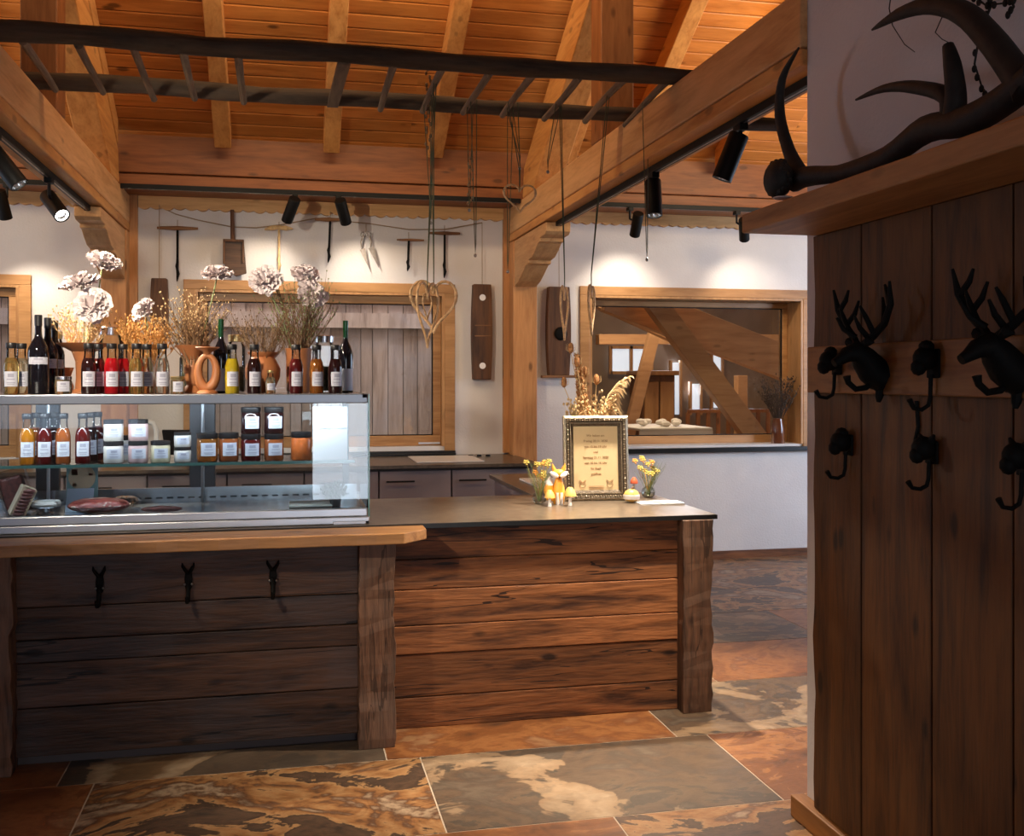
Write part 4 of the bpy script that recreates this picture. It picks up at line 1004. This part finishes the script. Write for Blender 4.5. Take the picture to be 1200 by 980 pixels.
posy(1.885,5.17,'round glass bulb vase at the right of the silver frame','yellow and orange posy right of the silver frame',31)
posy(1.255,5.04,'round glass bulb vase at the left of the fox','yellow posy in the vase left of the fox',32,.21,.075)
# fox figurine
fx = Vector((1.345,5.0,CTZ)); t = thing('fox_figurine', 'orange and white ceramic fox figurine left of the silver frame', 'figurine', tuple(fx), -.15)
mb = MB(); mb.lathe([(0,0),(.026,0),(.03,.02),(.034,.05),(.028,.09),(.018,.125),(0,.135)], 20); local(mb, 'body', M['fox'], t)
mb = MB(); mb.ball((0,-.008,.152), .035,.026,.024, 18)
for s in (-1,1): mb.tube([(s*.020,0,.165),(s*.028,0,.185),(s*.033,0,.205)], [.012,.009,.001], 8)
local(mb, 'head', M['fox'], t)
mb = MB()
for s in (-1,1): mb.tube([(s*.006,-.034,.140),(s*.018,-.030,.146),(s*.032,-.018,.154),(s*.046,-.004,.162)], [.006,.013,.012,.002], 10)
local(mb, 'cheeks', M['foxw'], t)
local(MB().ball((0,-.044,.138), .005, n=8).ball((-.012,-.030,.158), .0025, n=6).ball((.012,-.030,.158), .0025, n=6), 'nose_and_eyes', M['black'], t)
local(MB().tube([(-.02,.005,.02),(-.045,0,.03),(-.052,0,.07),(-.047,0,.10)], [.01,.02,.024,.02], 12), 'tail', M['fox'], t)
local(MB().tube([(-.047,0,.095),(-.046,0,.112),(-.044,0,.14)], [.021,.019,.002], 12), 'tail_tip', M['foxw'], t)
local(MB().tube([(-.008,-.025,0),(-.008,-.026,.06)], .009, 10).tube([(.01,-.025,0),(.01,-.026,.06)], .009, 10), 'legs', M['foxw'], t)
def mushroom(x, y, h, R, mat, lab, ch):
    t = thing('mushroom_ornament', lab, 'ornament', (x,y,CTZ), group='mushroom ornaments beside the frame')
    local(MB().lathe([(0,0),(.010,0),(.008,h*.4),(.007,h)], 12), 'stalk', M['foxw'], t)
    local(MB().lathe([(0,h*.8),(R,h*.8),(R*.98,h*.95),(R*.75,h*.8+ch*.6),(R*.4,h*.8+ch*.95),(0,h*.8+ch)], 20), 'cap', M[mat], t)
p = P(668,589,4.93); mushroom(p.x,4.93,.058,.031,'mush','yellow-capped mushroom ornament in front of the fox, right one',.045)
p = P(643,590,4.94); mushroom(p.x,4.92,.052,.026,'mush','yellow-capped mushroom ornament in front of the fox tail, left one',.04)
p = P(743,580,5.2); mushroom(p.x,5.2,.09,.02,'redcap','thin red-capped mushroom ornament at the right frame edge',.035)
p = P(740,591,4.98); t = thing('gourd', 'small orange and cream striped gourd at the foot of the frame', 'gourd', (p.x,4.98,CTZ))
mb = MB(); n, m = 20, 10; vs = []
for i in range(m+1):
    for j in range(n):
        ph = PI*i/m; a_ = 2*PI*j/n; R_ = .040*(1+.07*math.cos(8*a_)); vs.append((R_*math.sin(ph)*math.cos(a_), R_*math.sin(ph)*math.sin(a_), .034-.034*math.cos(ph)))
mb.add(vs, [(i*n+j, i*n+(j+1)%n, (i+1)*n+(j+1)%n, (i+1)*n+j) for i in range(m) for j in range(n)])
local(mb, 'body', M['mush'], t); local(MB().tube([(0,0,.064),(.004,0,.075),(.012,0,.08)], [.006,.004,.003], 8), 'stem', M['twigbrown'], t)
local(MB().lathe([(.0415,.018),(.0425,.028),(.0425,.036),(.0405,.042)], 20), 'cream_band', M['foxw'], t)
p = P(774,590,4.90); t = thing('leaflet', 'landscape-format printed leaflet lying flat at the right end of the counter', 'leaflet', (p.x,4.92,CTZ), -.05)
local(MB().box((-.115,-.065,0), (.115,.065,.006)), 'pages', M['paper'], t, False); local(MB().box((-.105,-.05,.006), (.105,.052,.0066)), 'picture', flat('leaflet_picture', (.42,.33,.3), .5, noise=.6, nscale=30), t, False)

# ================================================================ WALL TOOLS
WY = 8.165
r = MB(); pts = [(183,240),(206,251),(232,258),(272,266),(300,267),(326,264),(370,256),(432,262),(479,269),(521,269),(565,261)]
tag(r.tube([P(a_,b_,8.17) for a_,b_ in pts], .0045, 6).build('twine_line', M['twine'], smooth=True), 'sagging twine line strung along the back wall for the old tools', 'twine')
def auger(px0, px1, py, xs_, ybot, lab, mat='toolX', thick=.014, horn=False, bend=0, steel='iron', hang=None):
    a, b = P(px0,py,WY-.02), P(px1,py+ (px1-px0)*.02,WY-.02); t = thing('hand_auger', lab, 'tool', tuple(P(xs_,py,WY-.02)), group='old T-handled augers on the back wall')
    if horn:
        mid = (a+b)/2; L = [a, a.lerp(b,.25)+Vector((0,0,.012)), mid+Vector((0,0,.018)), a.lerp(b,.75)+Vector((0,0,.014)), b+Vector((0,0,.01))]
        MB().tube(L, [.007,.02,.016,.02,.006], 10).build('handle', M['twigpale'], t, smooth=True)
    else: MB().tube([a, a.lerp(b,.1), (a+b)/2, a.lerp(b,.9), b], [thick*.7,thick*.85,thick*1.25,thick*.85,thick*.7], 10).build('handle', M[mat], t, smooth=True)
    s0 = P(xs_,py,WY-.02); e = P(xs_+bend,ybot,WY-.02); n = 14
    pts = [s0.lerp(e,i/n)+Vector((.004*math.sin(i*1.7) if i > 9 else 0,0,0)) for i in range(n+1)]
    MB().tube(pts, [.009]*9+[.010,.013,.010,.013,.009,.003], 8).build('shank', M[steel], t, smooth=True)
    MB().tube([s0+Vector((0,0,.01)), s0+Vector((0,0,.06))], .003, 5).build('hanging_loop', M['twine'], t)
auger(184,232,267,208,330,'large dark auger hung at the left end of the twine',bend=0)
auger(310,343,269,327,318,'auger with a curved horn-like handle hung right of the shovel',horn=True,steel='twigpale')
auger(369,402,257,387,308,'auger with a dark handle between the two wall spotlights',bend=-2)
auger(465,497,281,479,318,'small thin auger hung left of the string of hearts',thick=.009,bend=-1)
auger(502,539,273,521,326,'auger with thick straight handle right of the hanging cords',thick=.013)
q = P(273,266,WY); t = thing('wooden_shovel', 'old wooden grain shovel with a dark blade hanging on the back wall', 'tool', tuple(q))
MB().tube([P(272,246,WY-.02), P(273,282,WY-.02)], [.014,.018], 10).build('handle', M['antique'], t, smooth=True)
a, b, c, d_ = P(262,281,WY), P(286,282,WY), P(289,318,WY), P(264,316,WY)
MB().prism([(a.x,a.z),(b.x,b.z),(c.x,c.z-.02),((c.x+d_.x)/2,c.z-.045),(d_.x,d_.z)], WY-.03, WY-.018, 'Y').build('blade', M['oldXd'], t, bevel=.004)
MB().box((a.x,WY-.05,a.z-.02), (b.x,WY-.018,a.z)).box((a.x-.002,WY-.05,d_.z+.04),(a.x+.012,WY-.018,a.z)).box((b.x-.012,WY-.05,d_.z+.05),(b.x+.002,WY-.018,a.z)).build('rim', M['antique'], t, bevel=.003)
q = P(429,262,WY); t = thing('sheep_shears', 'old steel sheep shears hanging from the twine', 'tool', tuple(q))
for s, (x1, y1), (x2, y2) in ((-1,(424,292),(433,316)), (1,(434,290),(444,314))):
    lo, hi, e = P(429+s*3,276,WY-.02), P(x1,y1,WY-.02), P(x2,y2,WY-.02)
    MB().tube([lo, lo.lerp(hi,.5)+Vector((s*.012,0,0)), hi], .007, 8).build('arm', M['steelold'], t, smooth=True)
    dd = (e-hi); pr = Vector((-dd.z,0,dd.x)).normalized()*.028
    MB().add([hi-pr*.6+Vector((0,0,0)), hi+pr, e, hi-pr*.6+Vector((0,.006,0)), hi+pr+Vector((0,.006,0)), e+Vector((0,.006,0))], [(0,1,2),(5,4,3),(0,3,4,1),(1,4,5,2),(2,5,3,0)]).build('blade', M['steelold'], t)
for s in (-1,1):
    c0 = P(429+s*3,275,WY-.02); MB().tube([c0+Vector((.02*math.cos(k/12*2*PI),0,.02*math.sin(k/12*2*PI))) for k in range(12)], .005, 6, closed=True).build('spring_bow', M['steelold'], t, smooth=True)
MB().tube([P(429,262,WY-.01), P(429,272,WY-.01)], .003, 5).build('hanging_loop', M['twine'], t)
# cask boards
def cask(px0, px1, y0, y1, lab, holes=True, foot=False, rope_y=None):
    a, b = P(px0,y0,WY-.03), P(px1,y1,WY-.03); cx = (a.x+b.x)/2; w = (b.x-a.x)/2; t = thing('carved_board', lab, 'board', (cx,WY,b.z), group='curved old wooden boards on the back wall')
    H = a.z-b.z; poly = []
    for i in range(13):
        u = i/12; poly.append((cx-w*(.86+.14*math.sin(PI*u)), b.z+H*u))
    for i in range(12,-1,-1):
        u = i/12; poly.append((cx+w*(.86+.14*math.sin(PI*u)), b.z+H*u))
    MB().prism(poly, WY-.045, 8.199, 'Y').build('board', M['antique'], t, bevel=.006)
    if holes:
        for f in (.86,.145): MB().lathe([(0,0),(.024,0),(.026,.003),(0,.004)], 20, (cx,WY-.046,b.z+H*f), M=Matrix.Rotation(PI/2,3,'X')).build('white_disc', M['foxw'], t, smooth=True)
        for f in (.45,.56): MB().box((cx-w*.75,WY-.05,b.z+H*f), (cx+w*.85,WY-.045,b.z+H*f+.01)).build('groove_strip', M['toolX'], t, bevel=.002)
    if foot: MB().bar((cx-w*1.5,WY-.04,b.z-.01), (cx+w*1.3,WY-.04,b.z-.01), .04, .022).build('foot_bar', M['toolX'], t, bevel=.003)
    if foot: MB().ball((cx+w*.1,WY-.05,b.z+H*.47), w*.55, .015, w*.55, 14).build('dark_knob', M['iron'], t, smooth=True)
    if rope_y: MB().tube([P((px0+px1)/2,rope_y,WY-.03), (cx,WY-.035,a.z-.05)], .0028, 5).build('cord', M['twine'], t)
cask(553,577,333,445,'dark curved board with two white discs right of the left window',rope_y=261)
cask(641,669,336,440,'curved board with a dark knob right of the timber post',holes=False,foot=True,rope_y=290)
cask(176,197,326,400,'curved board half hidden behind the twigs left of the window',holes=False,rope_y=240)

# ================================================================ HEARTS AND CORDS
def rung_top(x, y):
    X_ = min(rx, key=lambda q: abs(q-x)); return Vector((X_ if abs(X_-x) < .16 else x, y, LZ1-.02-.038*(y-Y1)/.665))
def heart_pts(cx, y, cz, w, h, turn=0, n=40):
    L = []
    for i in range(n):
        a_ = 2*PI*i/n; X_ = 16*math.sin(a_)**3/16; Z_ = (13*math.cos(a_)-5*math.cos(2*a_)-2*math.cos(3*a_)-math.cos(4*a_)+2.5)/14.5
        dx = X_*w/2; L.append(Vector((cx+dx*math.cos(turn), y+dx*math.sin(turn), cz+Z_*h/2)))
    return L
def heart(px0, px1, y0, y1, Y, lab, turn=0, cords=(), rad=.0055, inner=False, top=None):
    a, b = P(px0,y0,Y), P(px1,y1,Y); cx = (a.x+b.x)/2; cz = (a.z+b.z)/2; w = (b.x-a.x)/max(.2,math.cos(turn)); h = (a.z-b.z)
    t = thing('willow_heart', lab, 'heart decoration', (cx,Y,cz), group='willow hearts hanging from the ladder')
    L = heart_pts(cx,Y,cz,w,h,turn); MB().tube(L, rad, 8, closed=True).build('hoop', M['wicker'], t, smooth=True)
    L2 = [p+Vector((.004*math.sin(i*1.1),.004*math.cos(i*1.1),.004*math.cos(i*.9))) for i,p in enumerate(heart_pts(cx,Y,cz,w*.97,h*.97,turn))]
    MB().tube(L2, rad*.45, 6, closed=True).build('binding', M['wicker'], t, smooth=True)
    if inner: MB().tube(heart_pts(cx,Y+.012,cz+h*.12,w*.42,h*.42,turn), rad*.7, 6, closed=True).build('inner_hoop', M['wicker'], t, smooth=True)
    zt = cz+h*.33
    for dx in cords: MB().tube([(cx,Y,zt),(cx+dx*.1,Y,zt+.10),rung_top(cx,Y)+Vector((dx,0,0))], .0024, 5).build('cord', M['rope'], t)
heart(481,535,329,390,4.95,'largest willow heart facing the camera in front of the window',0,(.0,.012),.007)
heart(486,516,331,407,4.78,'narrow long willow heart overlapping the largest one on its left',.9,(.0,-.012),.0062,True)
heart(590,628,216,250,5.0,'small willow heart high up beside the timber post',.0,(-.03,.02),.005)
heart(652,671,336,398,4.95,'slim willow heart seen sideways left of the right window',1.1,(0,.01),.006)
heart(684,702,335,393,4.82,'slim pale willow heart at the left corner of the right window',1.1,(0,-.012),.006)
def cord(px, y1, Y, lab, dx=.03):
    b = P(px,y1,Y); t = thing('string_loop', lab, 'cord', (b.x,Y,b.z), group='loose cords hanging from the ladder')
    q = rung_top(b.x,Y); MB().tube([q-Vector((dx/2,0,0)),(b.x-.002,Y,b.z+.05),(b.x,Y,b.z),(b.x+.003,Y,b.z+.05),q+Vector((dx/2,0,0))], .0022, 5).build('cord', M['rope'], t)
    MB().ball((b.x,Y,b.z-.006), .008,.005,.010, 8).build('metal_clip', M['steelold'], t, smooth=True)
cord(557,298,5.0,'loose green cord with clip over the gap right of the window'); cord(595,317,5.08,'loose cord ending beside the timber post'); cord(642,200,4.95,'short loose cord just right of the small high heart')
cord(758,303,4.9,'loose cord hanging rightmost from the ladder end'); cord(609,196,5.1,'very short cord behind the small high heart'); cord(550,245,5.1,'short loose cord left of the clip cord'); cord(505,260,5.12,'loose cord in the cluster above the largest heart')
mb = MB(); 
for k in range(16): 
    mb.ball(P(551+3*math.sin(k*2),185+k*3.6,5.1), .006,.006,.010, 6)
tag(mb.build('twisted_bark', M['twigbrown'], smooth=True), 'twisted bark strip on the cord left of the small heart', 'decoration')
mb = MB()
for k in range(24): 
    mb.ball(P(502+3*math.sin(k*1.7),72+k*4.6,5.12), .007,.007,.012, 6)
tag(mb.build('twisted_bark', M['twigbrown'], smooth=True), 'twisted bark strip below the ladder above the largest heart', 'decoration')

# ================================================================ WINDOW SILL VASE + ANNEX
q = P(913,522,8.28); t = thing('bottle_vase', 'brown bottle vase on the sill of the right window', 'vase', (q.x,8.30,.957))
local(MB().lathe([(0,0),(.055,0),(.06,.01),(.06,.15),(.05,.2),(.045,.235),(.05,.24)], 22), 'body', M['amb'], t)
o = tuft(None,'x',None,44,.42,.15,.003,.02,41,.006,sub=3).build('dried_twigs', [M['twigdark'],M['twigdark']]); o.location = (q.x,8.30,1.13); tag(o, 'dark dried twigs in the bottle vase on the right window sill', 'dried flowers')
GB = 'annex timbers, partly built from reflections'  # reflections in the window pane are built here as solid timber
def abeam(p0, p1, Y, w, h, lab, mat='annexwood'):
    a, b = P(*p0, Y), P(*p1, Y); o = MB().bar(a, b, w, h, up=(0,1,0)).build('timber_brace', M[mat], bevel=.006); tag(o, lab, 'beam', GB)
abeam((712,345),(925,428),9.9,.36,.14,'thick sloping timber crossing the upper right of the annex window view')
abeam((760,345),(890,520),9.6,.21,.14,'steep diagonal timber crossing the middle of the annex window view')
abeam((700,352),(800,398),10.6,.16,.12,'sloping timber at the upper left of the annex window view')
abeam((768,385),(736,510),11.05,.13,.10,'thin leaning pole left in the annex window view')
abeam((700,398),(925,398),11.6,.12,.14,'level rail beam deep in the annex behind the right window')
abeam((868,440),(868,520),10.9,.12,.12,'short upright post at the right of the annex')
# annex bright window, cabinet, table, slatted bench
a, b = P(716,407,12.9), P(764,437,12.9)
t = thing('annex_window', 'small bright paned window in the far wall of the annex', 'window', ((a.x+b.x)/2,12.9,b.z))
MB().box((a.x,12.94,b.z), (b.x,12.95,a.z)).build('pane', flat('sky_lit_pane', (.75,.85,1), .5, emit=.75), t)
mb = MB(); 
for x_ in (a.x, (a.x+b.x)/2, b.x): mb.box((x_-.02,12.9,b.z-.02),(x_+.02,12.94,a.z+.02))
for z_ in (b.z, a.z): mb.box((a.x,12.9,z_-.02),(b.x,12.94,z_+.02))
mb.build('frame', M['frameZ'], t)
for px0, px1, y0, y1, lab in ((836,846,415,478,'tall narrow bright window slot in the annex, right one'), (788,797,425,486,'tall narrow glowing strip for a whitish curtain in the annex, left one'), (811,821,450,484,'small bright pane between the two slots in the annex')):  # left strip is a whitish curtain given a glow
    a, b = P(px0,y0,12.9), P(px1,y1,12.9); t = thing('annex_window', lab, 'window', ((a.x+b.x)/2,12.9,b.z), group='narrow annex windows')
    MB().box((a.x,12.94,b.z),(b.x,12.95,a.z)).build('pane', bpy.data.materials['sky_lit_pane'], t)
    MB().box((a.x-.03,12.9,b.z-.03),(a.x,12.96,a.z+.03)).box((b.x,12.9,b.z-.03),(b.x+.03,12.96,a.z+.03)).build('frame', M['frameZ'], t)
a, b = P(753,440,12.2), P(791,505,12.2); t = thing('wooden_cabinet', 'brown panelled wooden cabinet in the annex behind the right window', 'cabinet', ((a.x+b.x)/2,12.4,0))
MB().box((a.x,12.2,0), (b.x,12.7,a.z)).build('body', M['antique'], t, bevel=.01)
for k in range(2):
    xa = a.x+(b.x-a.x)*(.04+.48*k); MB().box((xa,12.17,.1), (xa+(b.x-a.x)*.44,12.2,a.z-.08)).build('door', M['frameZ'], t, bevel=.015)
MB().box((a.x-.04,12.15,a.z), (b.x+.04,12.72,a.z+.06)).build('cornice', M['frameZ'], t, bevel=.01)
a, b = P(738,498,10.2), P(822,498,10.2); t = thing('dining_table', 'table with white cloth in the annex behind the right window', 'table', ((a.x+b.x)/2,10.4,0))
z_ = P(780,500,10.2).z
MB().box((a.x,9.9,z_-.03), (b.x,10.9,z_)).build('tabletop', M['cloth'], t, bevel=.01); MB().box((a.x,9.9,z_-.3), (b.x,9.91,z_-.03)).build('cloth_drop', M['cloth'], t)
for sx in (a.x+.06, b.x-.06):
    for sy in (9.98,10.82): MB().box((sx-.03,sy-.03,0),(sx+.03,sy+.03,z_-.03)).build('leg', M['frameZ'], t)
mb = MB(); rd = random.Random(5)
for k in range(14): mb.ball((a.x+.1+rd.random()*.45,10.2+rd.uniform(-.1,.1),z_+.03+rd.random()*.03), .05,.04,.03, 8)
tag(mb.build('napkin_heap', M['cloth'], smooth=True), 'crumpled white napkins on the annex table', 'napkins', kind='stuff')
a, b = P(806,480,11.0), P(900,505,11.0); t = thing('slatted_bench', 'dark slatted bench back in the annex behind the right window', 'bench', ((a.x+b.x)/2,11,0))
MB().box((a.x,10.98,a.z-.04),(b.x,11.02,a.z)).build('top_rail', M['darkpostZ'], t); MB().box((a.x,11.0,.42),(b.x,11.4,.46)).build('seat', M['darkpostZ'], t)
for k in range(9):
    x_ = a.x+(b.x-a.x)*k/8; MB().box((x_-.02,10.985,0 if k in (0,8) else .46),(x_+.02,11.015,a.z-.04)).build('slat' if k not in (0,8) else 'leg', M['darkpostZ'], t)

# ================================================================ PARTITION: CLADDING, SHELF, HOOKS, ANTLER
mb = MB(); y = 3.215; rd = random.Random(9); first = True; ws = [.30,.36,.33,.35,.34,.36]
for w in ws:
    n = 20; vs = []
    for i in range(n+1):
        z = .076+(2.036-.076)*i/n; e = .006*math.sin(i*1.3)+.004*rd.uniform(-1,1) if first else 0
        for (x_, y_) in ((1.77,y-.004+e),(1.77,y-w+.004),(1.798,y-w+.004),(1.798,y-.004+e)): vs.append((x_,y_,z))
    fs = [(i*4+k, i*4+(k+1)%4, (i+1)*4+(k+1)%4, (i+1)*4+k) for i in range(n) for k in range(4)]+[(3,2,1,0), tuple(n*4+k for k in range(4))]
    mb.add(vs, fs); y -= w; first = False
tag(mb.build('wall_cladding', M['cladZ'], bevel=.004), 'dark brown vertical board cladding on the partition at the right', 'wall cladding')
mb = MB(); poly = [(1.50,1.4),(1.503,2.2),(1.498,3.0),(1.50,3.205),(1.80,3.205),(1.80,1.4)]
tag(mb.prism(poly, 2.037, 2.10, 'Z').build('wall_shelf', M['shelfY'], bevel=.006), 'thick wooden wall shelf at the upper right carrying the antler', 'shelf')
tag(MB().box((1.742,1.5,1.50),(1.769,3.205,1.655)).build('hook_board', M['hookY'], bevel=.004), 'horizontal pale board with deer hooks on the dark cladding', 'board')
def deer(Y, Z, lab, s=1.0):
    t = thing('deer_head_hook', lab, 'coat hook', (1.742,Y,Z), group='iron stag head coat hooks')
    def L(pts): return [Vector((-x*s, y*s, z*s)) for x, y, z in pts]
    mb = MB(); mb.tube(L([(.0,0,-.02),(.03,0,0),(.06,0,.035),(.085,0,.055),(.115,0,.045),(.14,0,.028),(.158,0,.018)]), [.05*s,.048*s,.04*s,.033*s,.024*s,.016*s,.013*s], 14)
    mb.tube(L([(0,0,-.06),(.01,0,-.03),(.02,0,0)]), [.018*s,.042*s,.045*s], 12)
    local(mb, 'head', M['iron'], t)
    for d in (-1,1):
        local(MB().tube(L([(.07,d*.03,.075),(.075,d*.055,.085),(.07,d*.075,.08)]), [.010*s,.015*s,.002*s], 8), 'ear', M['iron'], t)
        mb = MB(); main = L([(.07,d*.018,.075),(.06,d*.055,.10),(.055,d*.105,.135),(.06,d*.145,.19),(.07,d*.155,.255)])
        mb.tube(main, [.012*s,.012*s,.011*s,.010*s,.004*s], 8)
        mb.tube(L([(.066,d*.03,.10),(.10,d*.045,.125),(.12,d*.05,.16)]), [.009*s,.008*s,.004*s], 7)
        mb.tube(L([(.06,d*.062,.104),(.09,d*.06,.16),(.105,d*.055,.19)]), [.009*s,.008*s,.004*s], 7)
        mb.tube(L([(.056,d*.105,.137),(.04,d*.08,.175),(.035,d*.065,.215)]), [.009*s,.008*s,.004*s], 7)
        mb.tube(L([(.06,d*.14,.185),(.05,d*.115,.22),(.05,d*.10,.25)]), [.009*s,.008*s,.004*s], 7)
        local(mb, 'antler', M['iron'], t)
    local(MB().tube(L([(.02,0,-.03),(.05,0,-.055),(.085,0,-.06),(.11,0,-.04),(.115,0,-.02)]), [.009*s,.009*s,.009*s,.009*s,.012*s], 10), 'prong', M['iron'], t)
    local(MB().tube(L([(.0,0,-.05),(.006,0,-.085),(.008,0,-.10)]), [.016*s,.012*s,.006*s], 8), 'plate_tip', M['iron'], t)
deer(2.76, 1.575, 'large iron stag head hook on the board, the left one', .98)
deer(2.17, 1.575, 'large iron stag head hook on the board, the right one at the edge', 1.0)
def small_hook(px, ytop, ybot, X, lab, kind=0):
    a = PX(px,ytop,X-.03); b = PX(px,ybot,X-.03); H = a.z-b.z; t = thing('animal_head_hook', lab, 'coat hook', (X,a.y,b.z), group='small iron animal head hooks')
    local(MB().box((-.008,-.028,H*.45),(0,.028,H*.85)), 'plate', M['iron'], t, False, .004)
    mb = MB(); mb.ball((-.03,0,H*.72), .034,.030,.034, 14); mb.ball((-.05,0,H*.60), .022,.02,.024, 10)
    if kind == 1:
        for d in (-1,1): mb.tube([(-.02,d*.02,H*.85),(-.02,d*.034,H*.95)], [.012,.004], 8)
    else: mb.ball((-.026,0,H*.88), .02,.024,.018, 10)
    local(mb, 'head', M['iron'], t)
    local(MB().tube([(-.012,0,H*.5),(-.014,0,H*.2),(-.02,0,H*.08),(-.04,0,.004),(-.065,0,.008),(-.078,0,H*.16)], [.006]*5+[.008], 8), 'prong', M['iron'], t)
small_hook(972,405,468,1.742,'small round-headed iron hook at the left end of the hook board')
small_hook(1084,396,482,1.742,'small iron bird-like hook between the two stag heads')
small_hook(985,500,562,1.77,'left hook of the lower row on the bare cladding')
small_hook(1082,506,575,1.77,'middle hook of the lower row, square eared head',1)
small_hook(1190,510,598,1.77,'right hook of the lower row at the picture edge',1)
tag(MB().tube([PX(1074,470,1.765),PX(1076,500,1.765),PX(1072,520,1.765)], .006, 6).build('leather_strap', M['iron'], smooth=True), 'short dark strap hanging below the bird-like hook', 'strap')
# antler
AX = 1.62
def A(px, py, x=AX): return PX(px,py,x)
t = thing('deer_antler', 'large dark stag antler lying along the wall shelf', 'antler', tuple(A(935,222)))
def chain(pts, rad, name, x=AX, m='antler', n=10):
    V = [A(p[0],p[1],(p[2] if len(p) > 2 else x)) for p in pts]; F = []; Rr = []
    for i in range(len(V)-1):                                  # Catmull-Rom smoothing
        p0, p1, p2, p3 = V[max(i-1,0)], V[i], V[i+1], V[min(i+2,len(V)-1)]
        for k in range(4):
            u = k/4; F.append(.5*((2*p1)+(p2-p0)*u+(2*p0-5*p1+4*p2-p3)*u*u+(3*p1-p0-3*p2+p3)*u**3)); Rr.append(rad[i]+(rad[i+1]-rad[i])*u)
    F.append(V[-1]); Rr.append(rad[-1]); return MB().tube(F, Rr, n).build(name, M[m], t, smooth=True)
chain([(930,215),(945,207),(985,203),(1040,184),(1085,152),(1130,143),(1170,122),(1215,88)], [.03,.034,.026,.03,.036,.038,.036,.036], 'main_beam')
chain([(941,210),(925,178),(914,135),(917,92),(936,56)], [.03,.022,.018,.013,.003], 'tine')
chain([(1112,140),(1108,112),(1070,102),(1035,104),(1003,117)], [.024,.022,.018,.011,.003], 'tine')
chain([(1118,140),(1120,110),(1116,75),(1111,53)], [.03,.026,.022,.014], 'tine')
chain([(1205,108),(1185,78),(1160,45),(1130,16),(1092,6),(1055,16),(1022,35)], [.036,.034,.032,.03,.024,.017,.003], 'tine')
mb = MB(); c0 = A(912,210,1.56)
mb.ball(c0, .045,.06,.062, 18); 
for k in range(26): a_ = k*.24; mb.ball(c0+Vector((.01*math.sin(k),.052*math.cos(a_),.055*math.sin(a_))), .012, n=6)
mb.build('burr', M['antler'], t, smooth=True)
tag(MB().ball(A(918,232,1.56), .035,.03,.006, 14).build('felt_pad', M['foxw'], smooth=True), 'pale pad under the dark round end of the antler', 'pad')
# hanging twigs upper right
def twig(pts, lab, rad=.004, buds=True, X=1.70):
    V = [PX(a_,b_,X) for a_, b_ in pts]; mb = MB().tube(V, [rad*(1-.6*i/len(V)) for i in range(len(V))], 6)
    if buds:
        for i in range(len(V)-1):
            for u in (.2,.6): p = V[i].lerp(V[i+1],u); mb.ball(p+Vector((0,.006,0)), .007,.007,.010, 6)
    tag(mb.build('hanging_twig', M['antler'], smooth=True), lab, 'twig', 'bare twigs hanging at the upper right')
twig([(1046,-20),(1042,10),(1046,30),(1060,52),(1072,61)], 'thin plain twig hanging leftmost over the antler', .002, False)
twig([(1165,-20),(1160,10),(1148,40),(1142,75),(1150,100),(1160,116)], 'knobbly budded twig hanging between the antler tines')
twig([(1120,-10),(1104,20),(1096,38),(1104,46),(1112,50)], 'short curled twig below the top antler tine', .002, False)
twig([(1140,-5),(1155,6),(1175,4),(1200,-4)], 'twig loop at the upper right corner', .003)
twig([(1182,-10),(1188,8),(1180,22)], 'short twig end at the upper right corner', .004)
